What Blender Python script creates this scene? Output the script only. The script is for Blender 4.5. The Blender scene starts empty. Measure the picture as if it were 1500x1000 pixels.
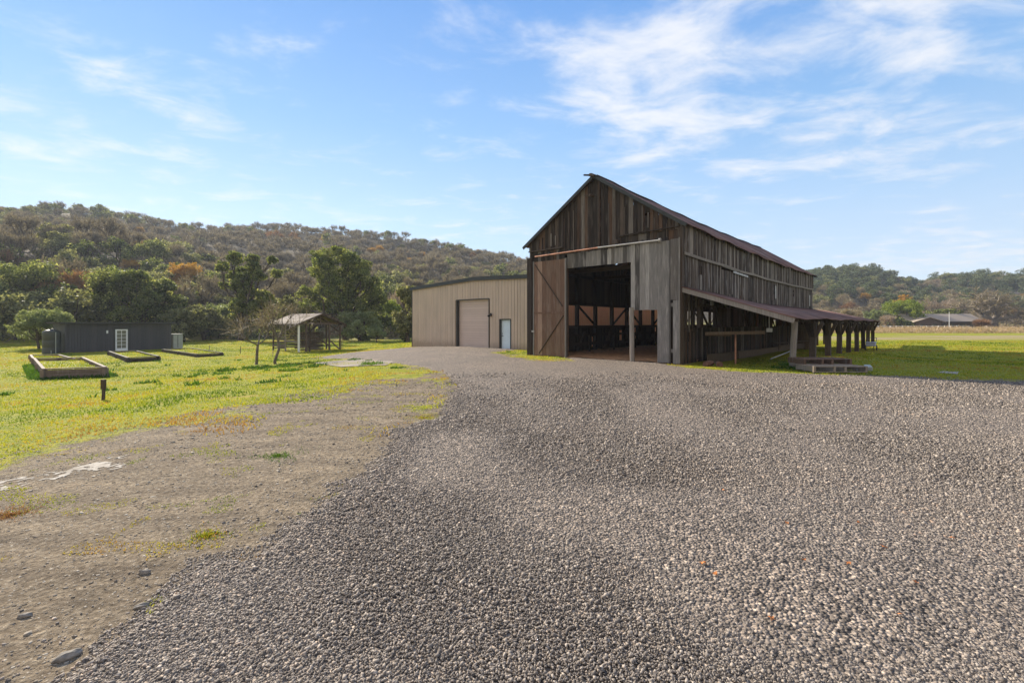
import bpy, math, random
import numpy as np
from mathutils import Vector, Matrix

SC = bpy.context.scene
COL = SC.collection
R = math.radians
rnd = random.Random(11)
rng = np.random.default_rng(5)

# ------------------------------------------------------------------ camera
CAMH = 1.85
F = 670.0          # focal length in photograph pixels
HOR = 473.0        # photograph row of the horizon
cam = bpy.data.cameras.new('camera'); camo = bpy.data.objects.new('camera', cam); COL.objects.link(camo)
camo.location = (0, 0, CAMH); camo.rotation_euler = (R(90), 0, 0)
cam.sensor_width = 36; cam.lens = 36 * F / 1500; cam.shift_y = -(500 - HOR) / 1500
cam.clip_start = 0.05; cam.clip_end = 9000
SC.camera = camo

# ------------------------------------------------------------------ sun and sky
SUN_DIR = Vector((-0.735, 0.68, 0)).normalized()
SUN_EL = R(27)
sdir = Vector((SUN_DIR.x * math.cos(SUN_EL), SUN_DIR.y * math.cos(SUN_EL), math.sin(SUN_EL)))
sun = bpy.data.lights.new('sun', 'SUN'); suno = bpy.data.objects.new('sun', sun); COL.objects.link(suno)
sun.energy = 5.0; sun.angle = R(0.5); sun.color = (1.0, 0.90, 0.74)
suno.rotation_euler = (-sdir).to_track_quat('-Z', 'Y').to_euler(); suno.location = sdir * 50

SC.view_settings.view_transform = 'Standard'; SC.view_settings.look = 'None'
SC.view_settings.exposure = 1.06; SC.view_settings.gamma = 1.0
SC.cycles.max_bounces = 6; SC.cycles.diffuse_bounces = 3; SC.cycles.glossy_bounces = 2
SC.cycles.transmission_bounces = 3; SC.cycles.transparent_max_bounces = 4
SC.cycles.caustics_reflective = False; SC.cycles.caustics_refractive = False

world = bpy.data.worlds.new('World'); SC.world = world; world.use_nodes = True
def build_world():
    nt = world.node_tree; N = nt.nodes; L = nt.links; N.clear()
    out = N.new('ShaderNodeOutputWorld'); bg = N.new('ShaderNodeBackground'); L.new(bg.outputs[0], out.inputs[0])
    bg.inputs[1].default_value = 0.138
    sky = N.new('ShaderNodeTexSky'); sky.sky_type = 'NISHITA'; sky.sun_disc = False
    sky.sun_elevation = SUN_EL; sky.sun_rotation = math.atan2(SUN_DIR.x, SUN_DIR.y)
    sky.altitude = 100; sky.air_density = 1.0; sky.dust_density = 0.0; sky.ozone_density = 4.5
    hs = N.new('ShaderNodeHueSaturation'); hs.inputs['Saturation'].default_value = 0.92; hs.inputs['Value'].default_value = 1.0
    L.new(sky.outputs[0], hs.inputs['Color'])
    tc = N.new('ShaderNodeTexCoord'); sep = N.new('ShaderNodeSeparateXYZ'); L.new(tc.outputs['Generated'], sep.inputs[0])
    # gradient evens the clear sky; whitening added behind the camera brightens shaded fronts
    gr = N.new('ShaderNodeValToRGB'); L.new(sep.outputs[2], gr.inputs[0]); el = gr.color_ramp.elements
    while len(el) < 6: el.new(.5)
    for e, (p, c) in zip(el, [(0, (2.45, 2.8, 3.2)), (.10, (2.15, 2.65, 3.2)), (.22, (1.45, 2.25, 3.2)), (.38, (.78, 1.72, 3.05)), (.57, (.36, 1.2, 2.85)), (1, (.3, .95, 2.4))]): e.position = p; e.color = (*c, 1)
    mg = N.new('ShaderNodeMix'); mg.data_type = 'RGBA'; mg.inputs[0].default_value = .84; L.new(hs.outputs[0], mg.inputs[6]); L.new(gr.outputs[0], mg.inputs[7])
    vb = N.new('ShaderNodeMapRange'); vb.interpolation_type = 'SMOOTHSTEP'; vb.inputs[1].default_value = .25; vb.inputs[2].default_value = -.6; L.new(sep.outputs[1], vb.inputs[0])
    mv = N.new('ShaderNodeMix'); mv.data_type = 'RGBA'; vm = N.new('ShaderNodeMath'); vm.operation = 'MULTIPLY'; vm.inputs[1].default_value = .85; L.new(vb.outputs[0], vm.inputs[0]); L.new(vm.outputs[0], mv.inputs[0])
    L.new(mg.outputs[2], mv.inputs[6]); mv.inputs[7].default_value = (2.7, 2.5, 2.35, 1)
    def m(op, a, b=None, c=None, clamp=False):
        n = N.new('ShaderNodeMath'); n.operation = op; n.use_clamp = clamp
        for i, v in enumerate((a, b, c)):
            if v is None: continue
            if isinstance(v, (int, float)): n.inputs[i].default_value = v
            else: L.new(v, n.inputs[i])
        return n.outputs[0]
    zc = m('MAXIMUM', m('ADD', sep.outputs[2], 0.06), 0.02)
    px = m('DIVIDE', sep.outputs[0], zc); py = m('DIVIDE', sep.outputs[1], zc)
    cb = N.new('ShaderNodeCombineXYZ'); L.new(px, cb.inputs[0]); L.new(py, cb.inputs[1])
    mp = N.new('ShaderNodeMapping'); mp.inputs['Rotation'].default_value = (0, 0, R(-28)); mp.inputs['Scale'].default_value = (0.85, 1.2, 1)
    L.new(cb.outputs[0], mp.inputs[0])
    n1 = N.new('ShaderNodeTexNoise'); n1.inputs['Scale'].default_value = 3.1; n1.inputs['Detail'].default_value = 10
    n1.inputs['Roughness'].default_value = 0.62; n1.inputs['Distortion'].default_value = 0.35; L.new(mp.outputs[0], n1.inputs[0])
    n2 = N.new('ShaderNodeTexNoise'); n2.inputs['Scale'].default_value = 0.8; n2.inputs['Detail'].default_value = 5; L.new(mp.outputs[0], n2.inputs[0])
    # places of the cloud banks, as directions on the sky
    def bank(pxx, pyy, size, amp, hx=1.0):
        d = Vector(((pxx - 750) / F, 1.0, (HOR - pyy) / F))
        q = N.new('ShaderNodeVectorMath'); q.operation = 'SUBTRACT'
        L.new(tc.outputs['Generated'], q.inputs[0]); q.inputs[1].default_value = d.normalized()
        s = N.new('ShaderNodeVectorMath'); s.operation = 'MULTIPLY'; L.new(q.outputs[0], s.inputs[0]); s.inputs[1].default_value = (1 / hx, 1 / hx, 1.0)
        ln = N.new('ShaderNodeVectorMath'); ln.operation = 'LENGTH'; L.new(s.outputs[0], ln.inputs[0])
        g = m('MULTIPLY', m('POWER', m('DIVIDE', ln.outputs['Value'], size), 2.0), -1.0)
        return m('MULTIPLY', m('EXPONENT', g), amp)
    banks = [(1000, 75, .12, .30, 1.0), (850, 120, .09, .22, 1.2), (960, 190, .09, .20, 1.8), (1340, 62, .045, .38, 1.9), (1260, 160, .07, .16, 2.4),
             (150, 130, .10, .06, 2.0), (90, 200, .09, .08, 2.6), (1370, 205, .05, .12, 2.5), (1180, 240, .04, .12, 2.0),
             (640, 25, .06, .05, 2.2), (1420, 375, .05, .22, 4.0), (1240, 5, .06, .14, 2.5), (560, 330, .1, .05, 4.0)]
    tot = None
    for b in banks:
        v = bank(*b); tot = v if tot is None else m('ADD', tot, v)
    dens = m('ADD', m('ADD', m('MULTIPLY', n1.outputs[0], 1.25), m('MULTIPLY', n2.outputs[0], 0.25)), tot)
    mr = N.new('ShaderNodeMapRange'); mr.interpolation_type = 'SMOOTHSTEP'; mr.inputs[1].default_value = 0.76; mr.inputs[2].default_value = 1.26
    L.new(dens, mr.inputs[0])
    horiz = N.new('ShaderNodeMapRange'); horiz.inputs[1].default_value = -0.02; horiz.inputs[2].default_value = 0.10; L.new(sep.outputs[2], horiz.inputs[0])
    fac = m('MULTIPLY', m('MULTIPLY', mr.outputs[0], horiz.outputs[0]), 0.9)
    mix = N.new('ShaderNodeMix'); mix.data_type = 'RGBA'
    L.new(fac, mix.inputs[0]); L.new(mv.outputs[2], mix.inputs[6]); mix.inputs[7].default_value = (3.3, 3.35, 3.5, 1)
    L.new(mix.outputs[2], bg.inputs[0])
build_world()

# ------------------------------------------------------------------ terrain
def S(t):
    t = np.clip(t, 0, 1); return t * t * (3 - 2 * t)
def vnoise(x, y, s, seed=0):
    x = np.asarray(x, float) / s + 71.3 * seed; y = np.asarray(y, float) / s - 37.7 * seed
    xi = np.floor(x); yi = np.floor(y); fx = x - xi; fy = y - yi
    fx = fx * fx * (3 - 2 * fx); fy = fy * fy * (3 - 2 * fy)
    def h(a, b):
        v = np.sin(a * 127.1 + b * 311.7 + seed * 13.7) * 43758.5453
        return v - np.floor(v)
    return ((h(xi, yi) * (1 - fx) + h(xi + 1, yi) * fx) * (1 - fy) + (h(xi, yi + 1) * (1 - fx) + h(xi + 1, yi + 1) * fx) * fy) * 2 - 1
CR_PX = [-700, -300, 0, 60, 130, 200, 270, 330, 380, 440, 500, 570, 640, 700, 770, 900, 1050, 1150, 1190, 1250, 1295, 1340, 1380, 1450, 1500, 1700, 2200]
CR_Y = [330, 310, 306, 303, 306, 316, 332, 334, 331, 334, 338, 345, 356, 368, 384, 404, 414, 412, 404, 394, 403, 417, 409, 406, 408, 408, 425]
CR_R = [330, 330, 330, 330, 330, 330, 325, 330, 330, 320, 310, 300, 290, 285, 280, 300, 350, 400, 430, 430, 430, 450, 470, 480, 480, 480, 480]
CR_0 = [80, 84, 88, 88, 88, 88, 90, 92, 92, 95, 98, 98, 98, 100, 105, 120, 165, 200, 215, 235, 242, 250, 258, 262, 265, 270, 270]
ang_t = np.arctan((np.array(CR_PX) - 750) / F)
elev_t = (HOR - np.array(CR_Y)) / F * np.cos(ang_t)
def hill(x, y):
    x = np.asarray(x, float); y = np.asarray(y, float)
    r = np.hypot(x, y); a = np.arctan2(x, y)
    el = np.interp(a, ang_t, elev_t); rc = np.interp(a, ang_t, CR_R); r0 = np.interp(a, ang_t, CR_0)
    fade = S((R(80) - np.abs(a)) / R(12))
    H = el * rc * fade
    t = (r - r0) / (rc - r0)
    up = np.where(t < 1, np.clip(t, 0, 1) ** 1.12, 1 - 0.35 * S((t - 1) / 1.6))
    bump = (vnoise(x, y, 46, 1) * 4.5 + vnoise(x, y, 21, 2) * 1.8) * S(t / .3) * (1 - S((t - .86) / .12)) * fade
    return H * up + bump
def flat(x, y):
    x = np.asarray(x, float); y = np.asarray(y, float)
    z = -0.85 * S((-x - 3) / 17) - 0.35 * S((x - 18) / 9) * S((y - 18) / 10)
    z = z + (vnoise(x, y, 2.6, 3) * .018 + vnoise(x, y, 7, 4) * .03) * (0.3 + 0.7 * S((-x - 1) / 5)) - 0.012
    return z
def gz(x, y):
    return flat(x, y) + hill(x, y)
def gp(px, py):
    """the point of the ground seen at a pixel of the photograph"""
    dx = (px - 750) / F; dz = (HOR - py) / F
    Y = np.concatenate([np.arange(1, 60, .05), np.arange(60, 600, .5)])
    z = gz(dx * Y, Y); ray = CAMH + dz * Y
    k = np.argmax(ray < z) if (ray < z).any() else len(Y) - 1
    return Vector((dx * Y[k], Y[k], float(z[k])))
def G(x, y): return Vector((x, y, float(gz(x, y))))
def TP(px, Y): x = (px - 750) / F * Y; return G(x, Y)

BARN_O = Vector((7.7, 20.7, 0)); UX = Vector((.737, -.676, 0)); UY = Vector((.676, .737, 0))
def bw(x, y, z=0): return BARN_O + UX * x + UY * y + Vector((0, 0, z))

def sdist(x, y, poly):
    """signed distance to polygon, + inside"""
    x = np.asarray(x, float); y = np.asarray(y, float)
    d = np.full(x.shape, 1e9); ins = np.zeros(x.shape, bool)
    n = len(poly)
    for i in range(n):
        ax, ay = poly[i]; bx, by = poly[(i + 1) % n]
        ex, ey = bx - ax, by - ay
        t = np.clip(((x - ax) * ex + (y - ay) * ey) / (ex * ex + ey * ey + 1e-12), 0, 1)
        d = np.minimum(d, np.hypot(x - ax - t * ex, y - ay - t * ey))
        if abs(ey) > 1e-9:
            c = ((ay > y) != (by > y)) & (x < ex * (y - ay) / ey + ax)
            ins ^= c
    return np.where(ins, d, -d)
def pxpoly(pts):
    return [(lambda v: (v.x, v.y))(gp(*p)) for p in pts]
GRAVEL = [(-3.2, -4), (-2.75, 1.5)] + pxpoly([(130, 1000), (250, 915), (330, 850), (400, 793), (470, 742), (540, 685), (600, 630), (648, 592), (668, 562), (655, 546), (606, 536), (540, 527), (470, 523), (520, 516), (600, 509), (612, 507)]) \
    + [(bw(-25.3, 3.45).x, bw(-25.3, 3.45).y), (bw(-13.2, 3.45).x, bw(-13.2, 3.45).y)] + pxpoly([(722, 516), (745, 523), (800, 530), (835, 529.5)]) \
    + [(bw(-6.2, .3).x, bw(-6.2, .3).y), (bw(-1.2, .3).x, bw(-1.2, .3).y)] + pxpoly([(985, 539), (1060, 544), (1180, 549), (1300, 552), (1500, 560)]) + [(30, 12.5), (45, 8), (45, -8), (-3.2, -4)]
DIRT = [(-40, -4), (-30, 4)] + pxpoly([(-260, 735), (-100, 705), (0, 676), (120, 652), (250, 626), (380, 593), (480, 574), (560, 562), (640, 547), (672, 552), (668, 575), (620, 620)]) + [(0, 6), (1, -4)]

# ------------------------------------------------------------------ materials
def new_mat(name):
    m = bpy.data.materials.new(name); m.use_nodes = True
    nt = m.node_tree; nt.nodes.clear()
    out = nt.nodes.new('ShaderNodeOutputMaterial'); b = nt.nodes.new('ShaderNodeBsdfPrincipled')
    nt.links.new(b.outputs[0], out.inputs[0]); b.inputs['Specular IOR Level'].default_value = 0.3
    return m, nt, b, out
def ramp(nt, fac, stops, interp='LINEAR'):
    r = nt.nodes.new('ShaderNodeValToRGB'); r.color_ramp.interpolation = interp
    el = r.color_ramp.elements
    while len(el) < len(stops): el.new(0.5)
    for e, (p, c) in zip(el, stops): e.position = p; e.color = (c[0], c[1], c[2], 1)
    nt.links.new(fac, r.inputs[0]); return r.outputs[0]
def noise(nt, scale, detail=4, rough=.55, coord='Object', sc=None, dist=0):
    tc = nt.nodes.new('ShaderNodeTexCoord'); n = nt.nodes.new('ShaderNodeTexNoise')
    n.inputs['Scale'].default_value = scale; n.inputs['Detail'].default_value = detail; n.inputs['Roughness'].default_value = rough; n.inputs['Distortion'].default_value = dist
    src = tc.outputs[coord]
    if sc:
        mp = nt.nodes.new('ShaderNodeMapping'); mp.inputs['Scale'].default_value = sc; nt.links.new(src, mp.inputs[0]); src = mp.outputs[0]
    nt.links.new(src, n.inputs[0]); return n.outputs[0]
def voro(nt, scale, feature='F1', sc=None, rand=1.0, out='Distance'):
    tc = nt.nodes.new('ShaderNodeTexCoord'); n = nt.nodes.new('ShaderNodeTexVoronoi'); n.feature = feature
    n.inputs['Scale'].default_value = scale; n.inputs['Randomness'].default_value = rand
    src = tc.outputs['Object']
    if sc:
        mp = nt.nodes.new('ShaderNodeMapping'); mp.inputs['Scale'].default_value = sc; nt.links.new(src, mp.inputs[0]); src = mp.outputs[0]
    nt.links.new(src, n.inputs[0]); return n.outputs[out]
def mth(nt, op, a, b=None, clamp=False):
    n = nt.nodes.new('ShaderNodeMath'); n.operation = op; n.use_clamp = clamp
    for i, v in enumerate((a, b)):
        if v is None: continue
        if isinstance(v, (int, float)): n.inputs[i].default_value = v
        else: nt.links.new(v, n.inputs[i])
    return n.outputs[0]
def mixc(nt, fac, a, b, mode='MIX'):
    n = nt.nodes.new('ShaderNodeMix'); n.data_type = 'RGBA'; n.blend_type = mode
    for i, v in ((0, fac), (6, a), (7, b)):
        if isinstance(v, (int, float)): n.inputs[i].default_value = v
        elif isinstance(v, tuple): n.inputs[i].default_value = (v[0], v[1], v[2], 1)
        else: nt.links.new(v, n.inputs[i])
    return n.outputs[2]
def attr(nt, name):
    a = nt.nodes.new('ShaderNodeAttribute'); a.attribute_name = name; return a.outputs['Fac']
def bump(nt, b, h, strength=.5, dist=.02):
    n = nt.nodes.new('ShaderNodeBump'); n.inputs['Strength'].default_value = strength; n.inputs['Distance'].default_value = dist
    nt.links.new(h, n.inputs['Height']); nt.links.new(n.outputs[0], b.inputs['Normal'])
def smooth(nt, v, lo, hi):
    n = nt.nodes.new('ShaderNodeMapRange'); n.interpolation_type = 'SMOOTHSTEP'
    n.inputs[1].default_value = lo; n.inputs[2].default_value = hi; nt.links.new(v, n.inputs[0]); return n.outputs[0]

def wood(name, cols, rough=.85, streak=.5, gray=(.3, .29, .29), gray_amt=.35):
    """weathered boards: a tone per board, long grain, grey weathering"""
    m, nt, b, out = new_mat(name)
    base = ramp(nt, attr(nt, 'rnd'), [(i / len(cols), c) for i, c in enumerate(cols)], 'CONSTANT')
    grain = noise(nt, 1.0, 6, .65, sc=(38, 38, 1.6))
    g2 = noise(nt, 1.0, 3, .6, sc=(7, 7, .9))
    c = mixc(nt, streak, base, ramp(nt, grain, [(.25, (.25, .25, .25)), (.5, (.8, .8, .8)), (.78, (1.7, 1.6, 1.5))]), 'MULTIPLY')
    w = mth(nt, 'MULTIPLY', smooth(nt, g2, .5, .75), gray_amt)
    c = mixc(nt, w, c, gray)
    nt.links.new(c, b.inputs['Base Color']); b.inputs['Roughness'].default_value = rough
    bump(nt, b, grain, .5, .01)
    return m
def plain(name, col, rough=.6, metal=0, var=.12, scale=3, spec=.3):
    m, nt, b, out = new_mat(name)
    n = noise(nt, scale, 5, .6)
    lo = tuple(c * (1 - var) for c in col); hi = tuple(min(1, c * (1 + var)) for c in col)
    c = ramp(nt, n, [(.3, lo), (.7, hi)])
    nt.links.new(c, b.inputs['Base Color']); b.inputs['Roughness'].default_value = rough; b.inputs['Metallic'].default_value = metal
    b.inputs['Specular IOR Level'].default_value = spec
    return m
def tint(name, cols, rough=.7, metal=0, ns=2.0, namt=.25, spec=.3):
    m, nt, b, out = new_mat(name)
    base = ramp(nt, attr(nt, 'rnd'), [(i / (len(cols) - 1), c) for i, c in enumerate(cols)])
    n = noise(nt, ns, 6, .65)
    c = mixc(nt, namt, base, ramp(nt, n, [(.3, (.35, .35, .35)), (.5, (1, 1, 1)), (.72, (1.6, 1.5, 1.4))]), 'MULTIPLY')
    nt.links.new(c, b.inputs['Base Color']); b.inputs['Roughness'].default_value = rough; b.inputs['Metallic'].default_value = metal
    b.inputs['Specular IOR Level'].default_value = spec
    return m
def leafmat(name, cols, transl=.35):
    m, nt, b, out = new_mat(name)
    base = ramp(nt, attr(nt, 'rnd'), [(i / (len(cols) - 1), c) for i, c in enumerate(cols)])
    nt.links.new(base, b.inputs['Base Color']); b.inputs['Roughness'].default_value = .6; b.inputs['Specular IOR Level'].default_value = .25
    t = nt.nodes.new('ShaderNodeBsdfTranslucent'); nt.links.new(mixc(nt, 1.0, base, (1.3, 1.25, .75), 'MULTIPLY'), t.inputs[0])
    mx = nt.nodes.new('ShaderNodeMixShader'); mx.inputs[0].default_value = transl
    nt.links.new(b.outputs[0], mx.inputs[1]); nt.links.new(t.outputs[0], mx.inputs[2]); nt.links.new(mx.outputs[0], out.inputs[0])
    return m

M = {}
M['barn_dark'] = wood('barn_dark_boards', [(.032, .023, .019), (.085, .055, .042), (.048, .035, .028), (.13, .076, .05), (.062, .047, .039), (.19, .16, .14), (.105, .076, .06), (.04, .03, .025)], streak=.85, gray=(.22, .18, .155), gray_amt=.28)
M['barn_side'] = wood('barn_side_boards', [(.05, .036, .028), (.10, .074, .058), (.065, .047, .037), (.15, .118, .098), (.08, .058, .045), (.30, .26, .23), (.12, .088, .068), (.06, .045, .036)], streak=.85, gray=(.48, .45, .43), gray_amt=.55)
M['barn_gray'] = wood('barn_grey_boards', [(.12, .108, .10), (.25, .23, .215), (.085, .076, .07), (.40, .37, .345), (.17, .15, .135), (.30, .275, .255)], streak=.7, gray=(.56, .51, .47), gray_amt=.4)
M['barn_door'] = wood('brown_door_boards', [(.19, .11, .075), (.33, .20, .14), (.25, .145, .10), (.38, .25, .185), (.22, .14, .10)], streak=.7, gray=(.36, .29, .25), gray_amt=.3)
M['bark_rail2'] = wood('worn_brown_plank', [(.10, .07, .045), (.15, .105, .07), (.12, .085, .06)], streak=.5, gray=(.2, .16, .13), gray_amt=.3)
M['pale_batten'] = wood('pale_batten', [(.20, .165, .14), (.34, .30, .265), (.12, .095, .08)], streak=.7, gray=(.42, .38, .35), gray_amt=.5)
M['timber'] = wood('dark_timber', [(.05, .035, .028), (.09, .065, .05), (.12, .09, .075)], streak=.6, gray=(.2, .18, .17), gray_amt=.25)
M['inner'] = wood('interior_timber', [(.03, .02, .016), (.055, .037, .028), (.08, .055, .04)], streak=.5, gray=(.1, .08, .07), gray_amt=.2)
M['gray_timber'] = wood('grey_timber', [(.24, .21, .185), (.33, .29, .26), (.28, .245, .215)], streak=.5, gray=(.46, .42, .38), gray_amt=.4)
M['tan_timber'] = wood('tan_timber', [(.20, .14, .10), (.30, .22, .15), (.25, .18, .13)], streak=.4, gray=(.35, .3, .26), gray_amt=.3)
M['rust_roof'] = tint('rusty_sheet_roof', [(.15, .08, .065), (.20, .11, .09), (.12, .07, .06), (.24, .15, .125), (.5, .46, .48)], rough=.8, ns=1.2, namt=.5, spec=.15)
def rust_streaks():
    nt = M['rust_roof'].node_tree; b = next(n for n in nt.nodes if n.type == 'BSDF_PRINCIPLED'); src = b.inputs['Base Color'].links[0].from_socket
    c = mixc(nt, mth(nt, 'MULTIPLY', smooth(nt, noise(nt, 1, 6, .7, sc=(.5, 2.6, 1)), .46, .66), .75), src, (.27, .135, .075))
    c = mixc(nt, mth(nt, 'MULTIPLY', smooth(nt, noise(nt, 1, 5, .7, sc=(.35, 1.1, 1)), .60, .68), .5), c, (.40, .37, .37)); nt.links.new(c, b.inputs['Base Color'])
rust_streaks()
M['rust_pipe'] = plain('rusty_pipe', (.42, .2, .13), .5, .3, .5, 2.5)
M['steel'] = plain('pale_steel', (.42, .40, .385), .45, .3, .25, 5)
M['dark_metal'] = plain('dark_trim', (.05, .052, .05), .45, .1, .2, 4)
M['black'] = plain('black_fitting', (.02, .02, .02), .4)
M['beige'] = tint('beige_steel_siding', [(.56, .445, .345), (.63, .50, .39), (.595, .47, .365)], rough=.5, ns=.8, namt=.10, spec=.35)
def splash():
    nt = M['beige'].node_tree; b = next(n for n in nt.nodes if n.type == 'BSDF_PRINCIPLED'); src = b.inputs['Base Color'].links[0].from_socket
    tc = nt.nodes.new('ShaderNodeTexCoord'); sp = nt.nodes.new('ShaderNodeSeparateXYZ'); nt.links.new(tc.outputs['Object'], sp.inputs[0])
    h = mth(nt, 'ADD', sp.outputs[2], mth(nt, 'MULTIPLY', noise(nt, 2.2, 5, .7), -.9)); k = smooth(nt, h, .25, -.5)
    c = mixc(nt, mth(nt, 'MULTIPLY', k, .55), src, (.25, .18, .12)); st = noise(nt, 1, 4, .6, sc=(5, 5, .25))
    c = mixc(nt, .35, c, ramp(nt, st, [(.35, (.7, .68, .66)), (.6, (1.08, 1.07, 1.05))]), 'MULTIPLY'); nt.links.new(c, b.inputs['Base Color'])
splash()
M['beige_groove'] = plain('beige_groove', (.26, .19, .135), .6, 0, .1)
M['rose'] = tint('rose_beige_door', [(.62, .49, .42), (.68, .54, .465)], rough=.45, ns=.8, namt=.08)
M['orange_side'] = plain('terracotta_steel_siding', (.95, .50, .29), .6, 0, .05, 1.0)
M['white'] = plain('white_paint', (.8, .81, .8), .45, 0, .04)
M['cool_white'] = plain('pale_blue_white_paint', (.66, .78, .84), .4, 0, .04)
M['shed'] = wood('slate_painted_siding', [(.062, .062, .068), (.075, .074, .08), (.068, .068, .073)], rough=.6, streak=.12, gray=(.09, .09, .1), gray_amt=.2)
M['roofing'] = plain('dark_roofing', (.05, .04, .035), .8, 0, .3, 8)
M['tank'] = plain('dark_green_tank', (.06, .065, .055), .45, 0, .1)
M['pale_gray'] = plain('pale_grey_panel', (.34, .36, .33), .5, 0, .1)
M['glass'] = plain('window_glass', (.03, .035, .035), .08, 0, .2, 1.5, spec=.6)
M['bed'] = wood('planter_boards', [(.19, .142, .115), (.25, .19, .155), (.22, .165, .135)], streak=.45, gray=(.3, .26, .23), gray_amt=.4)
M['dark_bed'] = wood('dark_planter_boards', [(.06, .05, .04), (.10, .08, .065), (.08, .065, .055)], streak=.4, gray=(.2, .18, .16), gray_amt=.3)
M['old_tin'] = tint('weathered_sheet_roof', [(.15, .12, .10), (.21, .175, .15), (.175, .145, .125)], rough=.85, ns=1.5, namt=.3)
M['bark'] = plain('bark', (.085, .065, .05), .9, 0, .45, 6)
M['bark_grey'] = plain('grey_bark', (.16, .135, .115), .9, 0, .4, 5)
M['tan_shingle'] = plain('tan_shingles', (.37, .305, .245), .9, 0, .15, 6)
M['dark_wall'] = plain('dark_stained_wall', (.085, .06, .045), .8, 0, .2, 3)
M['rock'] = plain('grey_rock', (.23, .205, .175), .85, 0, .5, 14)
M['log'] = plain('red_brown_log', (.16, .085, .06), .9, 0, .4, 9)
M['oak'] = leafmat('live_oak_leaves', [(.028, .04, .013), (.09, .12, .034), (.24, .275, .09), (.05, .07, .02), (.44, .45, .18)], .5)
M['hero_oak'] = leafmat('big_oak_leaves', [(.035, .05, .014), (.11, .145, .04), (.26, .30, .09), (.06, .085, .022), (.46, .46, .17)], .5)
M['oak_pale'] = leafmat('pale_oak_leaves', [(.05, .06, .028), (.15, .165, .075), (.34, .34, .17), (.09, .10, .045), (.26, .26, .11)], .45)
M['olive'] = leafmat('olive_leaves', [(.13, .17, .07), (.22, .26, .12), (.28, .31, .15)], .4)
M['bright'] = leafmat('bright_leaves', [(.12, .17, .02), (.22, .27, .035), (.16, .21, .03)], .45)
M['gold'] = leafmat('golden_leaves', [(.30, .17, .035), (.44, .26, .05), (.36, .19, .04)], .45)
M['rusty'] = leafmat('rust_leaves', [(.17, .09, .05), (.30, .155, .08), (.2, .12, .075)], .4)
M['twig'] = leafmat('bare_twigs', [(.085, .069, .052), (.19, .157, .118), (.35, .295, .225), (.125, .104, .08)], .25)
M['twig_tan'] = leafmat('tan_twigs', [(.16, .13, .085), (.32, .26, .17), (.22, .18, .12)], .25)
M['twig_pink'] = leafmat('pinkish_twigs', [(.22, .165, .13), (.38, .30, .245), (.29, .22, .175)], .25)
M['farblue'] = leafmat('dark_hill_oak_leaves', [(.03, .045, .028), (.08, .11, .055), (.19, .215, .11), (.05, .07, .04)], .35)
M['grass'] = leafmat('grass_blades', [(.045, .10, .010), (.12, .18, .014), (.24, .28, .02), (.34, .34, .03), (.37, .31, .045), (.36, .21, .05), (.26, .14, .05)], .45)
M['lush'] = leafmat('lush_weeds', [(.035, .09, .012), (.07, .15, .018), (.12, .2, .03)], .4)
M['dry'] = leafmat('dry_grass_blades', [(.36, .26, .17), (.48, .36, .24), (.30, .20, .13), (.42, .34, .24)], .35)
M['leaf_orange'] = plain('orange_leaf', (.55, .2, .06), .8, 0, .3, 30)

def gravel_material():
    m, nt, b, out = new_mat('crushed_gravel')
    v = voro(nt, 42, out='Color'); sepn = nt.nodes.new('ShaderNodeSeparateColor'); nt.links.new(v, sepn.inputs[0])
    c = ramp(nt, sepn.outputs[0], [(0, (.065, .057, .051)), (.3, (.13, .114, .10)), (.6, (.19, .166, .146)), (.85, (.26, .226, .195)), (1, (.38, .33, .28))])
    big = noise(nt, .35, 5, .6)
    c = mixc(nt, .8, c, ramp(nt, big, [(.3, (.92, .87, .83)), (.52, (1.08, 1.0, .93)), (.72, (1.28, 1.17, 1.06))]), 'MULTIPLY')
    fine = noise(nt, 14, 8, .9)
    c = mixc(nt, .9, c, ramp(nt, fine, [(.38, (.25, .25, .25)), (.5, (1, 1, 1)), (.62, (2.0, 1.9, 1.8))]), 'MULTIPLY')
    nt.links.new(c, b.inputs['Base Color']); b.inputs['Roughness'].default_value = .9
    d = voro(nt, 42); d2 = voro(nt, 17)
    bump(nt, b, mth(nt, 'ADD', mth(nt, 'MULTIPLY', d, -1.0), mth(nt, 'MULTIPLY', d2, -.8)), 1.0, .03)
    return m
M['gravel'] = gravel_material()
M['stone'] = tint('gravel_stones', [(.065, .056, .049), (.125, .107, .093), (.175, .15, .13), (.23, .196, .167), (.30, .253, .212), (.42, .36, .30), (.31, .195, .13)], rough=.85, ns=25, namt=.25)
M['dirt_stone'] = tint('dirt_pebbles', [(.09, .074, .06), (.20, .168, .133), (.30, .258, .205), (.44, .39, .32), (.16, .135, .108)], rough=.9, ns=25, namt=.25)

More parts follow.
